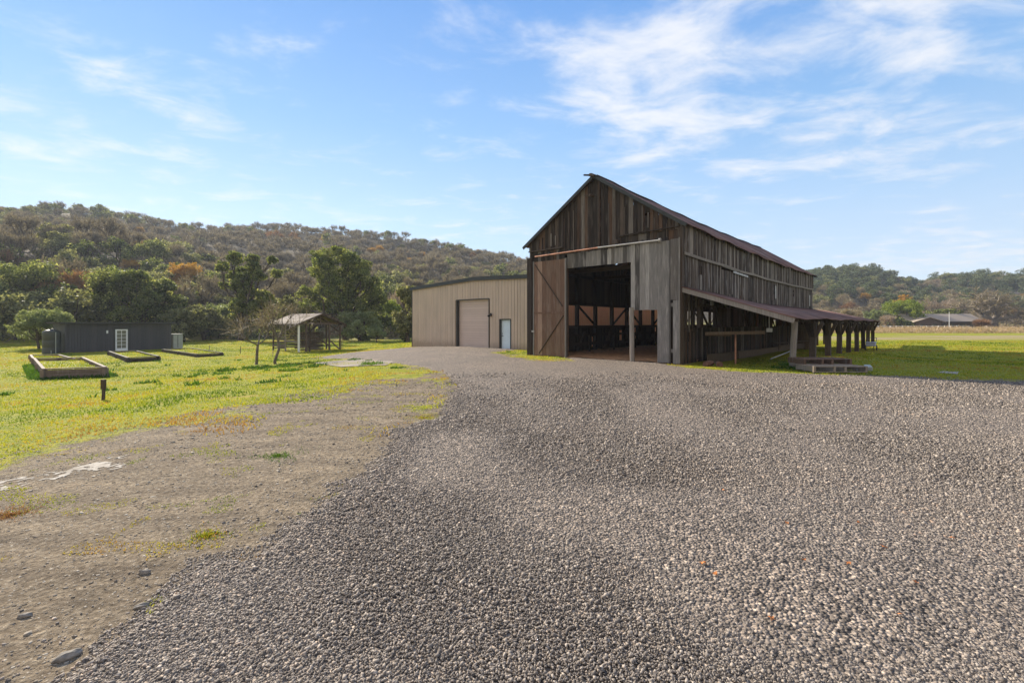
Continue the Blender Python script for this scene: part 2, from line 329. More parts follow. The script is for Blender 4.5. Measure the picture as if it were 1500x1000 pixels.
def ground_material():
    m, nt, b, out = new_mat('meadow_and_dirt')
    g = attr(nt, 'grass'); dry = attr(nt, 'dry'); hl = attr(nt, 'hillw')
    n1 = noise(nt, .55, 6, .65); n2 = noise(nt, 3.2, 5, .65); n3 = noise(nt, 22, 5, .7); nst = noise(nt, 1, 5, .6, sc=(.12, .6, 1))
    dirt = ramp(nt, n3, [(.25, (.075, .058, .043)), (.43, (.19, .155, .115)), (.57, (.28, .235, .18)), (.74, (.48, .42, .33))])
    n5 = noise(nt, 1.4, 6, .7, sc=(.35, 1.5, 1)); dirt = mixc(nt, .8, dirt, ramp(nt, n5, [(.32, (.55, .51, .48)), (.5, (.98, .94, .88)), (.66, (1.3, 1.24, 1.14))]), 'MULTIPLY')
    dirt = mixc(nt, .7, dirt, ramp(nt, n2, [(.3, (.7, .68, .66)), (.6, (1.1, 1.06, 1.0))]), 'MULTIPLY')
    gr = ramp(nt, n2, [(.22, (.10, .14, .015)), (.42, (.22, .25, .025)), (.6, (.34, .32, .035)), (.78, (.42, .30, .06))])
    gr = mixc(nt, .6, gr, ramp(nt, n3, [(.3, (.5, .52, .5)), (.65, (1.15, 1.15, 1.1))]), 'MULTIPLY')
    tan = ramp(nt, n3, [(.3, (.26, .19, .12)), (.7, (.45, .35, .22))])
    n4 = noise(nt, 1.1, 5, .6, sc=(.5, 1.3, 1)); gr = mixc(nt, mth(nt, 'MULTIPLY', smooth(nt, n4, .54, .72), .7), gr, ramp(nt, n3, [(.3, (.24, .13, .045)), (.7, (.50, .32, .10))]))
    gr = mixc(nt, dry, gr, tan)
    k = mth(nt, 'ADD', g, mth(nt, 'ADD', mth(nt, 'MULTIPLY', mth(nt, 'SUBTRACT', n1, .5), 7.5), mth(nt, 'MULTIPLY', mth(nt, 'SUBTRACT', n2, .5), 3.5)))
    k = mth(nt, 'ADD', k, mth(nt, 'MULTIPLY', mth(nt, 'SUBTRACT', n3, .5), 1.2))
    gm = smooth(nt, k, -.35, .45)
    c = mixc(nt, gm, dirt, gr)
    brown = ramp(nt, n1, [(.3, (.065, .05, .036)), (.52, (.11, .088, .06)), (.66, (.17, .14, .085)), (.74, (.36, .29, .17))])
    c = mixc(nt, hl, c, brown)
    nt.links.new(c, b.inputs['Base Color']); b.inputs['Roughness'].default_value = .95; b.inputs['Specular IOR Level'].default_value = .1
    bump(nt, b, mth(nt, 'ADD', n3, mth(nt, 'MULTIPLY', n2, 1.5)), .9, .05)
    return m
M['ground'] = ground_material()

# ------------------------------------------------------------------ mesh helpers
def np_mesh(name, verts, faces, mats, rndv=None, parent=None, fm=None, smoothf=False, attrs=None):
    """verts (n,3); faces (m,k) or list of such; fm material index per face"""
    if not isinstance(faces, list): faces = [faces]
    me = bpy.data.meshes.new(name)
    me.vertices.add(len(verts)); me.vertices.foreach_set('co', np.asarray(verts, np.float32).ravel())
    tot = sum(f.size for f in faces); nf = sum(len(f) for f in faces)
    me.loops.add(tot); me.loops.foreach_set('vertex_index', np.concatenate([f.ravel() for f in faces]).astype(np.int32))
    lt = np.concatenate([np.full(len(f), f.shape[1]) for f in faces]).astype(np.int32)
    me.polygons.add(nf); me.polygons.foreach_set('loop_start', np.concatenate([[0], np.cumsum(lt)[:-1]]).astype(np.int32)); me.polygons.foreach_set('loop_total', lt)
    if fm is not None: me.polygons.foreach_set('material_index', np.asarray(fm, np.int32))
    if smoothf: me.polygons.foreach_set('use_smooth', np.ones(nf, bool))
    me.update(calc_edges=True)
    if rndv is not None:
        a = me.attributes.new('rnd', 'FLOAT', 'POINT'); a.data.foreach_set('value', np.asarray(rndv, np.float32))
    for k, v in (attrs or {}).items():
        a = me.attributes.new(k, 'FLOAT', 'POINT'); a.data.foreach_set('value', np.asarray(v, np.float32))
    for mt in (mats if isinstance(mats, (list, tuple)) else [mats]): me.materials.append(mt)
    o = bpy.data.objects.new(name, me); COL.objects.link(o)
    if parent: o.parent = parent
    return o

class MB:
    def __init__(s): s.v = []; s.f = []; s.r = []; s.m = []
    def add(s, vs, fs, r=None, m=0):
        o = len(s.v); s.v += [tuple(q) for q in vs]; s.f += [tuple(i + o for i in f) for f in fs]
        r = rnd.random() if r is None else r
        s.r += [r] * len(vs); s.m += [m] * len(fs)
    BOXF = [(0, 3, 2, 1), (4, 5, 6, 7), (0, 1, 5, 4), (1, 2, 6, 5), (2, 3, 7, 6), (3, 0, 4, 7)]
    def box(s, a, b, r=None, m=0):
        (x0, y0, z0), (x1, y1, z1) = a, b
        s.add([(x0, y0, z0), (x1, y0, z0), (x1, y1, z0), (x0, y1, z0), (x0, y0, z1), (x1, y0, z1), (x1, y1, z1), (x0, y1, z1)], s.BOXF, r, m)
    def beam(s, p, q, w, h, up=(0, 0, 1), r=None, m=0, w2=None, h2=None):
        p = Vector(p); q = Vector(q); d = (q - p).normalized(); up = Vector(up)
        if abs(d.dot(up)) > .98: up = Vector((0, 1, 0)) if abs(d.y) < .9 else Vector((1, 0, 0))
        a = d.cross(up).normalized(); b = a.cross(d).normalized()
        w2 = w if w2 is None else w2; h2 = h if h2 is None else h2
        vs = [p + a * (i * w / 2) + b * (j * h / 2) for i, j in ((-1, -1), (1, -1), (1, 1), (-1, 1))] + [q + a * (i * w2 / 2) + b * (j * h2 / 2) for i, j in ((-1, -1), (1, -1), (1, 1), (-1, 1))]
        s.add(vs, s.BOXF, r, m)
    def tube(s, p, q, r0, r1=None, n=8, r=None, m=0):
        r1 = r0 if r1 is None else r1
        p = Vector(p); q = Vector(q); d = (q - p).normalized(); up = Vector((0, 0, 1)) if abs(d.z) < .9 else Vector((1, 0, 0))
        a = d.cross(up).normalized(); b = a.cross(d)
        vs = []
        for c, rr in ((p, r0), (q, r1)):
            for i in range(n):
                t = 2 * math.pi * i / n; vs.append(c + a * (rr * math.cos(t)) + b * (rr * math.sin(t)))
        fs = [(i, (i + 1) % n, n + (i + 1) % n, n + i) for i in range(n)] + [tuple(range(n))[::-1], tuple(range(n, 2 * n))]
        s.add(vs, fs, r, m)
    def build(s, name, mat, parent=None, bevel=0, smooth=False):
        me = bpy.data.meshes.new(name); me.from_pydata(s.v, [], s.f); me.update()
        a = me.attributes.new('rnd', 'FLOAT', 'POINT'); a.data.foreach_set('value', s.r)
        for q in (mat if isinstance(mat, (list, tuple)) else [mat]): me.materials.append(q)
        if any(s.m): me.polygons.foreach_set('material_index', s.m)
        if smooth: me.polygons.foreach_set('use_smooth', [True] * len(s.f))
        o = bpy.data.objects.new(name, me); COL.objects.link(o)
        if parent: o.parent = parent
        if bevel:
            bv = o.modifiers.new('bevel', 'BEVEL'); bv.width = bevel; bv.segments = 1; bv.limit_method = 'ANGLE'
        return o

def tag(o, label=None, cat=None, group=None, kind=None):
    if label: o['label'] = label
    if cat: o['category'] = cat
    if group: o['group'] = group
    if kind: o['kind'] = kind
    return o
def empty(name, loc, rz=0, label=None, cat=None, group=None):
    o = bpy.data.objects.new(name, None); COL.objects.link(o); o.location = loc; o.rotation_euler = (0, 0, rz)
    o.empty_display_size = .2
    return tag(o, label, cat, group)

def holes_cut(a0, a1, z0, z1, holes):
    segs = [(z0, z1)]
    for (h0, h1, hz0, hz1) in holes:
        if a1 > h0 + .02 and a0 < h1 - .02:
            ns = []
            for (p, q) in segs:
                if hz1 <= p or hz0 >= q: ns.append((p, q)); continue
                if hz0 > p + .03: ns.append((p, hz0))
                if hz1 < q - .03: ns.append((hz1, q))
            segs = ns
    return segs
def boards(mb, axis, a0, a1, c, zb, zt, bw_=.2, th=.025, gap=.008, holes=(), jit=.012, zj=.03, miss=0, lean=.006, m=0, out=-1, wj=.25):
    """vertical boards in the plane <axis const>: axis 'x' runs along x at y=c, axis 'y' runs along y at x=c. zb, zt callables."""
    a = a0
    while a < a1 - .02:
        w = min(bw_ * rnd.uniform(1 - wj, 1 + wj), a1 - a)
        if a1 - a - w < .06: w = a1 - a
        lo = zb(a + w / 2) if callable(zb) else zb
        for (p, q) in holes_cut(a, a + w, lo, 99, holes):
            if rnd.random() < miss: continue
            p2 = p + (rnd.uniform(-zj, zj) if zj else 0)
            off = rnd.uniform(-jit, jit); r = rnd.random(); ln = rnd.uniform(-lean, lean)
            l, h = a + gap / 2, a + w - gap / 2
            tl = min(q, zt(l) if callable(zt) else zt); th_ = min(q, zt(h) if callable(zt) else zt)
            if min(tl, th_) - p2 < .05: continue
            if not callable(zt) and q > 90 and zj: e = rnd.uniform(-zj, zj) * .5; tl += e; th_ += e
            c0, c1 = c + off, c + off + th
            if axis == 'x':
                vs = [(l + ln, c0, p2), (h + ln, c0, p2), (h + ln, c1, p2), (l + ln, c1, p2), (l, c0, tl), (h, c0, th_), (h, c1, th_), (l, c1, tl)]
            else:
                vs = [(c0, h + ln, p2), (c0, l + ln, p2), (c1, l + ln, p2), (c1, h + ln, p2), (c0, h, th_), (c0, l, tl), (c1, l, tl), (c1, h, th_)]
                vs = [vs[1], vs[2], vs[3], vs[0], vs[5], vs[6], vs[7], vs[4]]
            mb.add(vs, MB.BOXF, r, m)
        a += w

def corr_sheet(name, fn, u0, u1, nu, rows, mat, parent, drop=0, pitch_tone=.9, amp=.012):
    """corrugated sheet roof; fn(u, t) -> (x,y,z) for u along the eave, t in 0..1 from ridge to eave; thin closed sheet"""
    us = np.linspace(u0, u1, nu); ts = np.linspace(0, 1, rows)
    V = []; Rv = []
    for t in ts:
        for i, u in enumerate(us):
            x, y, z = fn(u, t); V.append((x, y, z + amp * (1 if i % 2 else -1)))
            k = int(u / pitch_tone); h = math.sin(k * 12.9898 + int(t * 2.2) * 78.2) * 43758.5; Rv.append((h - math.floor(h)) * .78)
    V = np.array(V); n = len(V); V2 = V.copy(); V2[:, 2] -= .02
    fs = []
    rr = random.Random(3)
    skip = set()
    for _ in range(drop):
        i = rr.randrange(nu - 3); j = rr.randrange(rows - 1); skip |= {(j, i), (j, i + 1)}
    for j in range(rows - 1):
        for i in range(nu - 1):
            if (j, i) in skip: continue
            a = j * nu + i; fs.append((a, a + 1, a + nu + 1, a + nu)); fs.append((a + n, a + nu + n, a + nu + 1 + n, a + 1 + n))
    for i in range(nu - 1):
        a = (rows - 1) * nu + i; fs.append((a, a + 1, a + 1 + n, a + n)); fs.append((i, i + n, i + 1 + n, i + 1))
    for j in range(rows - 1):
        a = j * nu; fs.append((a, a + nu, a + nu + n, a + n)); b_ = a + nu - 1; fs.append((b_, b_ + n, b_ + nu + n, b_ + nu))
    return np_mesh(name, np.vstack([V, V2]), np.array(fs), mat, np.array(Rv + Rv), parent)

# ------------------------------------------------------------------ ground sheets
def polar_grid(angs, rads):
    A, Rr = np.meshgrid(angs, rads); x = Rr * np.sin(A); y = Rr * np.cos(A); return x, y
def build_ground():
    a_f = np.radians(np.arange(-62, 62.01, .22)); a_b = np.radians(np.arange(65, 295.1, 3))
    angs = np.concatenate([a_f, a_b]); na = len(angs)
    rads = np.concatenate([[.05, .4], 1.0 * 1.021 ** np.arange(0, 388)])
    x, y = polar_grid(angs, rads); nr = len(rads)
    zf = flat(x, y); zh = hill(x, y); z = zf + zh
    z[-1] -= 30
    sg = sdist(x, y, DIRT); gs = sdist(x, y, GRAVEL)
    g = -np.maximum(sg, gs + .3)
    g = np.clip(g, -5, 3.0)
    pn = y / F; px = 750 + F * x / np.maximum(y, .1)
    r = np.hypot(x, y)
    dry = S((y - 98) / 10) * S((x - 30) / 20) + .9 * S((y - 58) / 5) * (1 - S((y - 76) / 8)) * S((x - 30) / 10)
    dry = dry + .55 * S((y - 62) / 12) * S((-x + 30) / 10) * (zh < .5)
    dry = np.clip(dry * (.62 + .55 * vnoise(x, y * 2.2, 14, 6) + .45 * vnoise(x, y * 2, 5, 16)), 0, 1)
    ii = np.arange(nr - 1)[:, None] * na; jj = np.arange(na)[None, :]
    j2 = (jj + 1) % na
    f = np.stack([ii + jj, ii + j2, ii + na + j2, ii + na + jj], -1).reshape(-1, 4)[:, ::-1]
    V = np.stack([x, y, z], -1).reshape(-1, 3)
    hv = zh.reshape(-1)
    # golden open strips on the hill
    hw = S((zh - .8) / 3).reshape(-1)
    # two objects: flat ground and hills share the same edge
    ishill = (hv[f].max(1) > .6)
    for nm, sel in (('ground', ~ishill), ('hills', ishill)):
        ff = f[sel]; used, inv = np.unique(ff, return_inverse=True)
        o = np_mesh(nm, V[used], inv.reshape(-1, 4), M['ground'], None, smoothf=True, attrs={'grass': g.reshape(-1)[used], 'dry': dry.reshape(-1)[used], 'hillw': hw[used]})
        tag(o, kind='structure')
build_ground()

def gravel_e(x, y, sd):
    return sd + vnoise(x, y, .9, 8) * .34 + vnoise(x, y, .35, 9) * .22 + vnoise(x, y, .12, 10) * .08 + vnoise(x, y, 3.0, 19) * .25
def build_gravel():
    angs = np.radians(np.arange(-70, 75, .3)); rads = np.concatenate([[.2, .5], 1.0 * 1.018 ** np.arange(0, 232)])
    x, y = polar_grid(angs, rads); na = len(angs); nr = len(rads)
    sd = sdist(x, y, GRAVEL)
    e = gravel_e(x, y, sd)
    z = flat(x, y) + np.clip(-.05 + .10 * S((e + .35) / .7), -.05, .030) + vnoise(x, y, 1.3, 12) * .012 * S(e)
    keep = sd > -1.2
    ii = np.arange(nr - 1)[:, None] * na; jj = np.arange(na - 1)[None, :]
    f = np.stack([ii + jj, ii + jj + 1, ii + na + jj + 1, ii + na + jj], -1).reshape(-1, 4)[:, ::-1]
    f = f[keep.reshape(-1)[f].all(1)]
    V = np.stack([x, y, z], -1).reshape(-1, 3); used, inv = np.unique(f, return_inverse=True)
    tag(np_mesh('gravel_yard', V[used], inv.reshape(-1, 4), M['gravel'], None, smoothf=True), kind='structure')
build_gravel()
def gravel_top(x, y):
    sd = sdist(x, y, GRAVEL)
    return flat(x, y) + np.clip(-.05 + .10 * S((gravel_e(x, y, sd) + .35) / .7), .0, .030), sd

# ------------------------------------------------------------------ barn
RZ = math.atan2(-.676, .737)
def zroof(x):           # outer roof surface of the gable
    return 6.42 + 3.0 * (1 - abs(x + 4.5) / 4.5)
def sag(y): return -.20 * math.sin(math.pi * min(max(y / 30.7, 0), 1)) + .03 * math.sin(y * 1.3)
POSTY = [1.85 + 4.45 * k for k in range(9)]
def build_barn():
    b = empty('barn', BARN_O, RZ, 'tall weathered timber barn with gable roof, open doorway and long lean-to on its right side', 'barn')
    ul = lambda x: zroof(x) - .03
    # ---- front wall
    mb = MB()
    zb1 = lambda x: 5.95 if x < -6.6 else (5.58 if x < -3.1 else 6.12)
    boards(mb, 'x', -9.0, 0.02, -.10, zb1, ul, .21, .03, .018, jit=.02, zj=.025, holes=[(-1.75, -1.6, 6.95, 7.1)])
    boards(mb, 'x', -9.0, -6.5, -.05, 5.25, 6.1, .2, .03, .008, jit=.01)
    boards(mb, 'x', -3.2, 0, -.05, 5.2, 6.3, .2, .03, .008, jit=.01)
    boards(mb, 'x', -9.0, -6.25, -.03, -.15, 5.4, .2, .03, .01, jit=.01)
    boards(mb, 'x', -1.02, 0, -.03, -.1, 5.3, .2, .03, .008, jit=.01, holes=[])
    for x in np.arange(-8.9, -.2, .21 * 1.45):       # cover battens, some pale
        if rnd.random() < .8:
            mb.box((x, -.155, zb1(x) + rnd.uniform(0, .3)), (x + rnd.choice([.03, .045]), -.128, ul(x) - rnd.uniform(.1, 1.2)), rnd.random(), m=rnd.choice([0, 1, 1]))
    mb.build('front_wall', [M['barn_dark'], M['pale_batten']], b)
    mb = MB()
    boards(mb, 'x', -6.28, -2.35, -.12, 4.81, 5.6, .22, .03, .004, jit=.006, zj=.0, lean=.0)
    mb.build('door_header', M['barn_gray'], b)
    # gable ledges
    mb = MB()
    mb.beam((-9.0, -.15, 5.97), (-6.6, -.15, 6.0), .06, .05); mb.build('ledge', M['timber'], b); mb = MB(); mb.beam((-3.1, -.15, 6.16), (-.05, -.15, 6.22), .06, .05)
    mb.build('ledge', M['timber'], b); mb = MB()
    mb.beam((-4.6, -.5, 8.42), (-4.6, .3, 8.42), .09, .09); mb.beam((-4.95, -.45, 8.45), (-4.55, -.2, 8.4), .05, .05)
    mb.build('hay_hook_beam', M['timber'], b); mb = MB()
    mb.beam((-5.3, -.3, 5.75), (-4.8, -.2, 5.55), .04, .04)
    mb.build('loose_bracket', M['timber'], b); mb = MB()
    mb.box((-3.45, -.26, 5.72), (-3.15, -.13, 5.98), .9)
    mb.build('loose_bracket', M['timber'], b)
    # ---- grey sliding door panel on the right
    mb = MB()
    boards(mb, 'x', -2.42, -1.07, -.24, 2.47, 5.62, .27, .035, .006, jit=.006, zj=.01, lean=0)
    boards(mb, 'x', -1.07, -.44, -.24, .03, 5.62, .21, .035, .006, jit=.006, zj=.01, lean=0)
    boards(mb, 'x', -.44, -.0, -.24, 2.9, 5.66, .22, .035, .006, jit=.006, zj=.01, lean=0)
    boards(mb, 'x', -.33, -.02, -.235, .0, 2.88, .31, .035, .006, jit=.0, zj=.0, lean=0)
    mb.box((-.05, -.27, .05), (-.01, -.19, 5.7), .99)
    for z in (2.6, 4.0, 5.45): mb.box((-2.4, -.19, z), (-.05, -.15, z + .16), .2)
    mb.box((-.75, -.19, .5), (-.05, -.15, .66), .2)
    rd = mb.build('sliding_door', M['barn_gray'], b); rd['label'] = 'grey weathered sliding door panel'
    # ---- brown sliding door on the left
    mb = MB()
    boards(mb, 'x', -8.52, -6.27, -.27, .03, 5.33, .28, .035, .006, jit=.003, zj=.0, lean=0)
    for (p, q) in (((-8.5, 2.42), (-6.3, 2.42)),):
        mb.beam((p[0], -.285, p[1]), (q[0], -.285, q[1]), .09, .03, (0, 1, 0), .1)
    ld = mb.build('sliding_door', M['barn_door'], b); ld['label'] = 'brown sliding door with diagonal braces'
    for (p, q) in (((-8.4, 5.2), (-6.45, 2.75)), ((-6.4, 2.25), (-8.1, .12))):
        m2 = MB(); m2.beam((p[0], -.29, p[1]), (q[0], -.29, q[1]), .03, .10, (0, 1, 0), .6)
        m2.build('brace', M['timber'], ld)
    m2 = MB(); m2.box((-8.54, -.31, .0), (-8.47, -.24, 5.36), .3); m2.box((-6.30, -.31, .0), (-6.24, -.24, 5.36), .9); m2.build('edge_strip', M['barn_gray'], ld)
    m2 = MB(); m2.box((-8.6, -.36, 1.33), (-8.45, -.28, 1.42)); m2.build('latch', M['steel'], ld)
    # ---- track
    mb = MB(); mb.tube((-8.35, -.34, 5.62), (-4.2, -.34, 5.68), .045); mb.build('door_track', M['rust_pipe'], b)
    mb = MB(); mb.tube((-4.2, -.34, 5.68), (-.87, -.34, 5.66), .045); mb.tube((-.95, -.34, 5.66), (-.85, -.34, 5.66), .09)
    mb.build('door_track', M['steel'], b)
    for x in np.linspace(-8.1, -1.1, 11):
        mb = MB(); mb.box((x, -.36, 5.66), (x + .05, -.13, 5.78), .5); mb.build('track_bracket', M['dark_metal'], b)
    # ---- posts at the front
    mb = MB(); mb.tube((-2.3, -.32, -.1), (-2.38, -.24, 2.6), .11, .12, 7, .7); mb.build('prop_post', M['gray_timber'], b, smooth=False)
    mb = MB(); mb.box((-9.06, -.22, -.5), (-8.72, .1, 5.6), .3); mb.build('corner_post', M['timber'], b); mb = MB(); mb.box((-.16, -.14, -.2), (.06, .1, 6.3), .5); mb.build('corner_post', M['timber'], b)
    # ---- roof
    def fnR(u, t): x = -4.5 + 4.78 * t; return (x, u, zroof(min(x, 9)) + .06 + sag(u) * (1 if True else 0) + .02 * math.sin(u * 2.1 + t * 3))
    def fnL(u, t): x = -4.5 - 4.78 * t; return (x, u, zroof(x) + .06 + sag(u))
    rf = corr_sheet('roof', fnR, -.32, 31.1, 300, 5, M['rust_roof'], b, drop=16, pitch_tone=1.15); rf['label'] = 'right slope of rusty sheet roofing'
    r2 = corr_sheet('roof', fnL, -.32, 31.1, 300, 5, M['rust_roof'], b, drop=22, pitch_tone=1.15)
    mb = MB()
    for s_, (xa, xb) in enumerate(((-4.5, .3), (-4.5, -9.3))):
        mb = MB(); mb.beam((xa, -.30, zroof(-4.5) - .02), (xb, -.30, zroof(.3 if s_ == 0 else -9.3) - .02), .05, .16, r=.1)
        mb.build('rake_board', M['dark_metal'], rf if s_ == 0 else r2); mb = MB(); mb.beam((xa, 31.0, zroof(-4.5) - .02), (xb, 31.0, zroof(.3 if s_ == 0 else -9.3) - .02), .05, .16, r=.1)
        mb.build('rake_board', M['dark_metal'], rf if s_ == 0 else r2)
    mb = MB(); mb.beam((-4.5, -.6, 9.40), (-4.5, -.1, 9.42), .14, .14); mb.beam((-4.95, -.5, 9.50), (-4.35, -.3, 9.40), .08, .07); [mb.beam((-4.5, y, 9.49 + sag(y)), (-4.5, y + 1.53, 9.49 + sag(y + 1.53)), .24, .03) for y in np.linspace(-.1, 29.3, 20)]
    mb.build('ridge_beam', M['timber'], rf)
    # exposed purlins and rafters
    mb = MB()
    for y in np.arange(.3, 30.7, 1.25):
        for xa in (.1, -9.1): mb.beam((-4.5, y, zroof(-4.5) - .12 + sag(y)), (xa, y, zroof(xa) - .12 + sag(y)), .07, .14)
    for xx in (-8.2, -6.9, -5.6, -3.4, -2.1, -.8): mb.beam((xx, .1, zroof(xx) - .24), (xx, 30.6, zroof(xx) - .24), .08, .08)
    for y in np.arange(2.2, 30, 4.45):
        mb.beam((-9, y, 4.9), (0, y, 4.9), .18, .2); mb.beam((-6.6, y, 4.9), (-4.5, y, 8.7), .12, .12); mb.beam((-2.4, y, 4.9), (-4.5, y, 8.7), .12, .12)
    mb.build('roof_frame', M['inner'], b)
    # ---- right side wall
    mb = MB()
    boards(mb, 'y', 0.0, 30.7, .045, lambda y: 4.98 + sag(y) * .8, lambda y: 6.36 + sag(y), .17, .03, .008, jit=.015, zj=.03)
    hs = [(5.2, 7.2, 4.72, 4.86), (8.3, 9.4, 4.62, 4.74), (16.2, 16.3, 3.9, 4.6), (22.5, 22.6, 4, 4.5), (2.1, 2.2, 4.2, 4.6)]
    boards(mb, 'y', 0.0, 30.7, .0, lambda y: 3.02, lambda y: 5.1 + sag(y) * .8, .17, .03, .009, jit=.015, zj=.03, holes=hs)
    mb.build('side_wall', M['barn_side'], b)
    mb = MB(); ys = np.linspace(0, 30.7, 12)
    for i in range(11): mb.beam((.11, ys[i], 5.0 + sag(ys[i]) * .85), (.11, ys[i + 1], 5.0 + sag(ys[i + 1]) * .85), .05, .13, r=.3 + .5 * (i in (3, 4)))
    mb.build('girt', M['gray_timber'], b)
    mb = MB()                                         # boards below the lean-to roof, many gone
    boards(mb, 'y', .1, 26.5, .0, -.3, 1.62, .2, .03, .02, jit=.02, zj=.06, miss=.06)
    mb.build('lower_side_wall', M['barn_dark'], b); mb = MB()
    boards(mb, 'y', .1, 30.6, .0, 2.72, 3.35, .22, .03, .02, jit=.02, zj=.25, miss=.32)
    boards(mb, 'y', 9.5, 30.6, -.03, 1.55, 2.8, .26, .03, .03, jit=.02, zj=.1, miss=.8)
    boards(mb, 'y', .1, 1.3, .03, 1.5, 3.4, .16, .03, .05, jit=.02, zj=.1, miss=.2)
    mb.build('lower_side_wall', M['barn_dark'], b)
    mb = MB()
    for y in np.arange(.15, 30.7, 2.22):
        mb.beam((-.12, y, -.5), (-.12 + rnd.uniform(-.03, .03), y, 6.2), .17, .17)
        if rnd.random() < .6: mb.beam((-.1, y + .1, 2.6), (-.1, y + 1.3, 1.6) if rnd.random() < .5 else (-.1, y + 1.0, 3.3), .07, .1)
    for z in (1.55, 2.75, 3.0, 4.9): mb.beam((-.08, 0, z), (-.08, 30.6, z), .1, .14)
    mb.build('side_frame', M['timber'], b)
    # loose pale planks nailed on the side
    for a_, b_, w_ in (((.1, 5.1, 4.92), (.1, 7.6, 4.84), .12), ((.1, 6.9, 4.72), (.1, 9.7, 4.66), .1), ((.085, 16.45, 3.6), (.085, 16.45, 4.5), .26), ((.085, 28.85, 3.4), (.085, 28.85, 4.4), .3)):
        mb = MB(); mb.beam(a_, b_, .03, w_, (0, 1, 0) if a_[1] == b_[1] else (0, 0, 1), r=.9); mb.build('patch_board', M['steel'], b)
    # ---- left side wall with the long open band
    mb = MB()
    boards(mb, 'y', 0, 30.7, -9.0, 3.05, lambda y: 6.34 + sag(y), .2, .03, .006, jit=.004, zj=.02, miss=.0, holes=[(9.2, 9.26, 3.2, 4.2), (14.1, 14.2, 4.4, 4.6)])
    boards(mb, 'y', 0, 3.6, -9.0, -.4, 3.1, .2, .03, .004, jit=.004)
    boards(mb, 'y', 3.6, 30.7, -9.0, -.4, 1.62, .2, .03, .006, jit=.004, zj=.02, miss=.03, holes=[(6.6, 6.68, .2, .9), (10.4, 10.55, .4, 1.3), (13.7, 13.78, .3, 1.0), (17.2, 17.34, .5, 1.35)])
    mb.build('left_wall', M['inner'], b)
    mb = MB()
    for i, y in enumerate(np.arange(.15, 30.7, 2.22)):
        mb.beam((-8.86, y, -.5), (-8.86, y, 6.2), .22, .2)
        if i % 3 == 2: mb.beam((-8.8, y, 3.0), (-8.8, y + 2.1, 1.7), .08, .12)
        if i % 3 == 1 and i > 3: mb.beam((-8.8, y, 1.7), (-8.8, y + 2.1, 3.0), .08, .12)
    for z in (1.6, 3.08, 4.9): mb.beam((-8.86, 0, z), (-8.86, 30.6, z), .16, .18)
    for y in np.arange(1.5, 29, 3.1): mb.beam((-7.9, y, -.1), (-7.9 + rnd.uniform(-.2, .2), y, 1.15), .1, .1)
    mb.beam((-7.9, 1, 1.1), (-7.9, 29, 1.1), .06, .14); mb.beam((-7.95, 1, .55), (-7.95, 29, .5), .05, .2)
    for y in (3.5, 6.6, 10.4, 13): mb.beam((-8.1, y, .1), (-7.8, y + .4, 1.3), .06, .1)
    mb.beam((-5.6, 8.2, 2.9), (-5.6, 8.25, 4.9), .07, .07, r=.9); mb.beam((-6.2, 9, 3.1), (-6.2, 9, 4.7), .05, .05)
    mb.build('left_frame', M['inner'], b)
    # ---- back wall
    mb = MB()
    boards(mb, 'x', -9, 0, 30.68, -.6, ul, .2, .03, .004, jit=.006, miss=.0, holes=[(-3.2, -3.1, 1, 2.2), (-7.15, -7.1, 4.2, 5.0), (-5.6, -5.55, 3.6, 4.1), (-2.0, -1.9, 5.0, 5.2), (-2.6, -2.5, 4.4, 4.55), (-2.2, -2.1, 3.7, 3.85), (-6.3, -6.2, 5.2, 5.4), (-8.0, -7.9, 5.3, 5.42), (-7.4, -7.3, 5.0, 5.15), (-4.9, -4.84, 4.6, 4.75), (-4.4, -4.33, 5.5, 5.62), (-2.9, -2.8, 3.3, 3.42), (-1.6, -1.5, 4.7, 4.8), (-1.3, -1.2, 3.2, 3.35), (-2.45, -2.35, 5.4, 5.5)])
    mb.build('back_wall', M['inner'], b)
    # ---- lean-to
    drop = lambda y: .35 * float(S(max(y, 0) / 12))
    def fnT(u, t): x = .02 + 4.45 * t; return (x, u, 3.50 - drop(u) * (1 - x / 4.47) - .325 * x - .03 * math.sin(u * .7) * t + .012 * math.sin(u * 1.9 + t))
    lr = corr_sheet('lean_to_roof', fnT, -.15, 39.6, 340, 4, M['rust_roof'], b, drop=10, pitch_tone=.95)
    mb = MB()
    mb.beam((.0, -.1, 3.36), (4.42, -.1, 1.94), .06, .20, r=.8); mb.build('rake_board', M['gray_timber'], lr); mb = MB(); mb.beam((.02, 39.5, 3.04), (4.4, 39.5, 1.98), .05, .15, r=.1)
    mb.build('rake_board', M['gray_timber'], lr)
    mb = MB()
    mb.beam((4.0, .2, 2.02), (4.0, 39.4, 2.02), .16, .2)
    mb.beam((2.1, .2, 2.66), (2.1, 12, 2.48), .1, .1); mb.beam((2.1, 12, 2.48), (2.1, 39.4, 2.48), .1, .1)
    for y in np.arange(.7, 39.4, 1.1): mb.beam((.05, y, 3.36 - drop(y)), (4.42, y + rnd.uniform(-.05, .05), 1.94), .06, .11)
    mb.beam((.05, 30.9, 2.95), (.05, 39.4, 2.95), .16, .2)
    mb.build('lean_to_rafter', M['timber'], b)
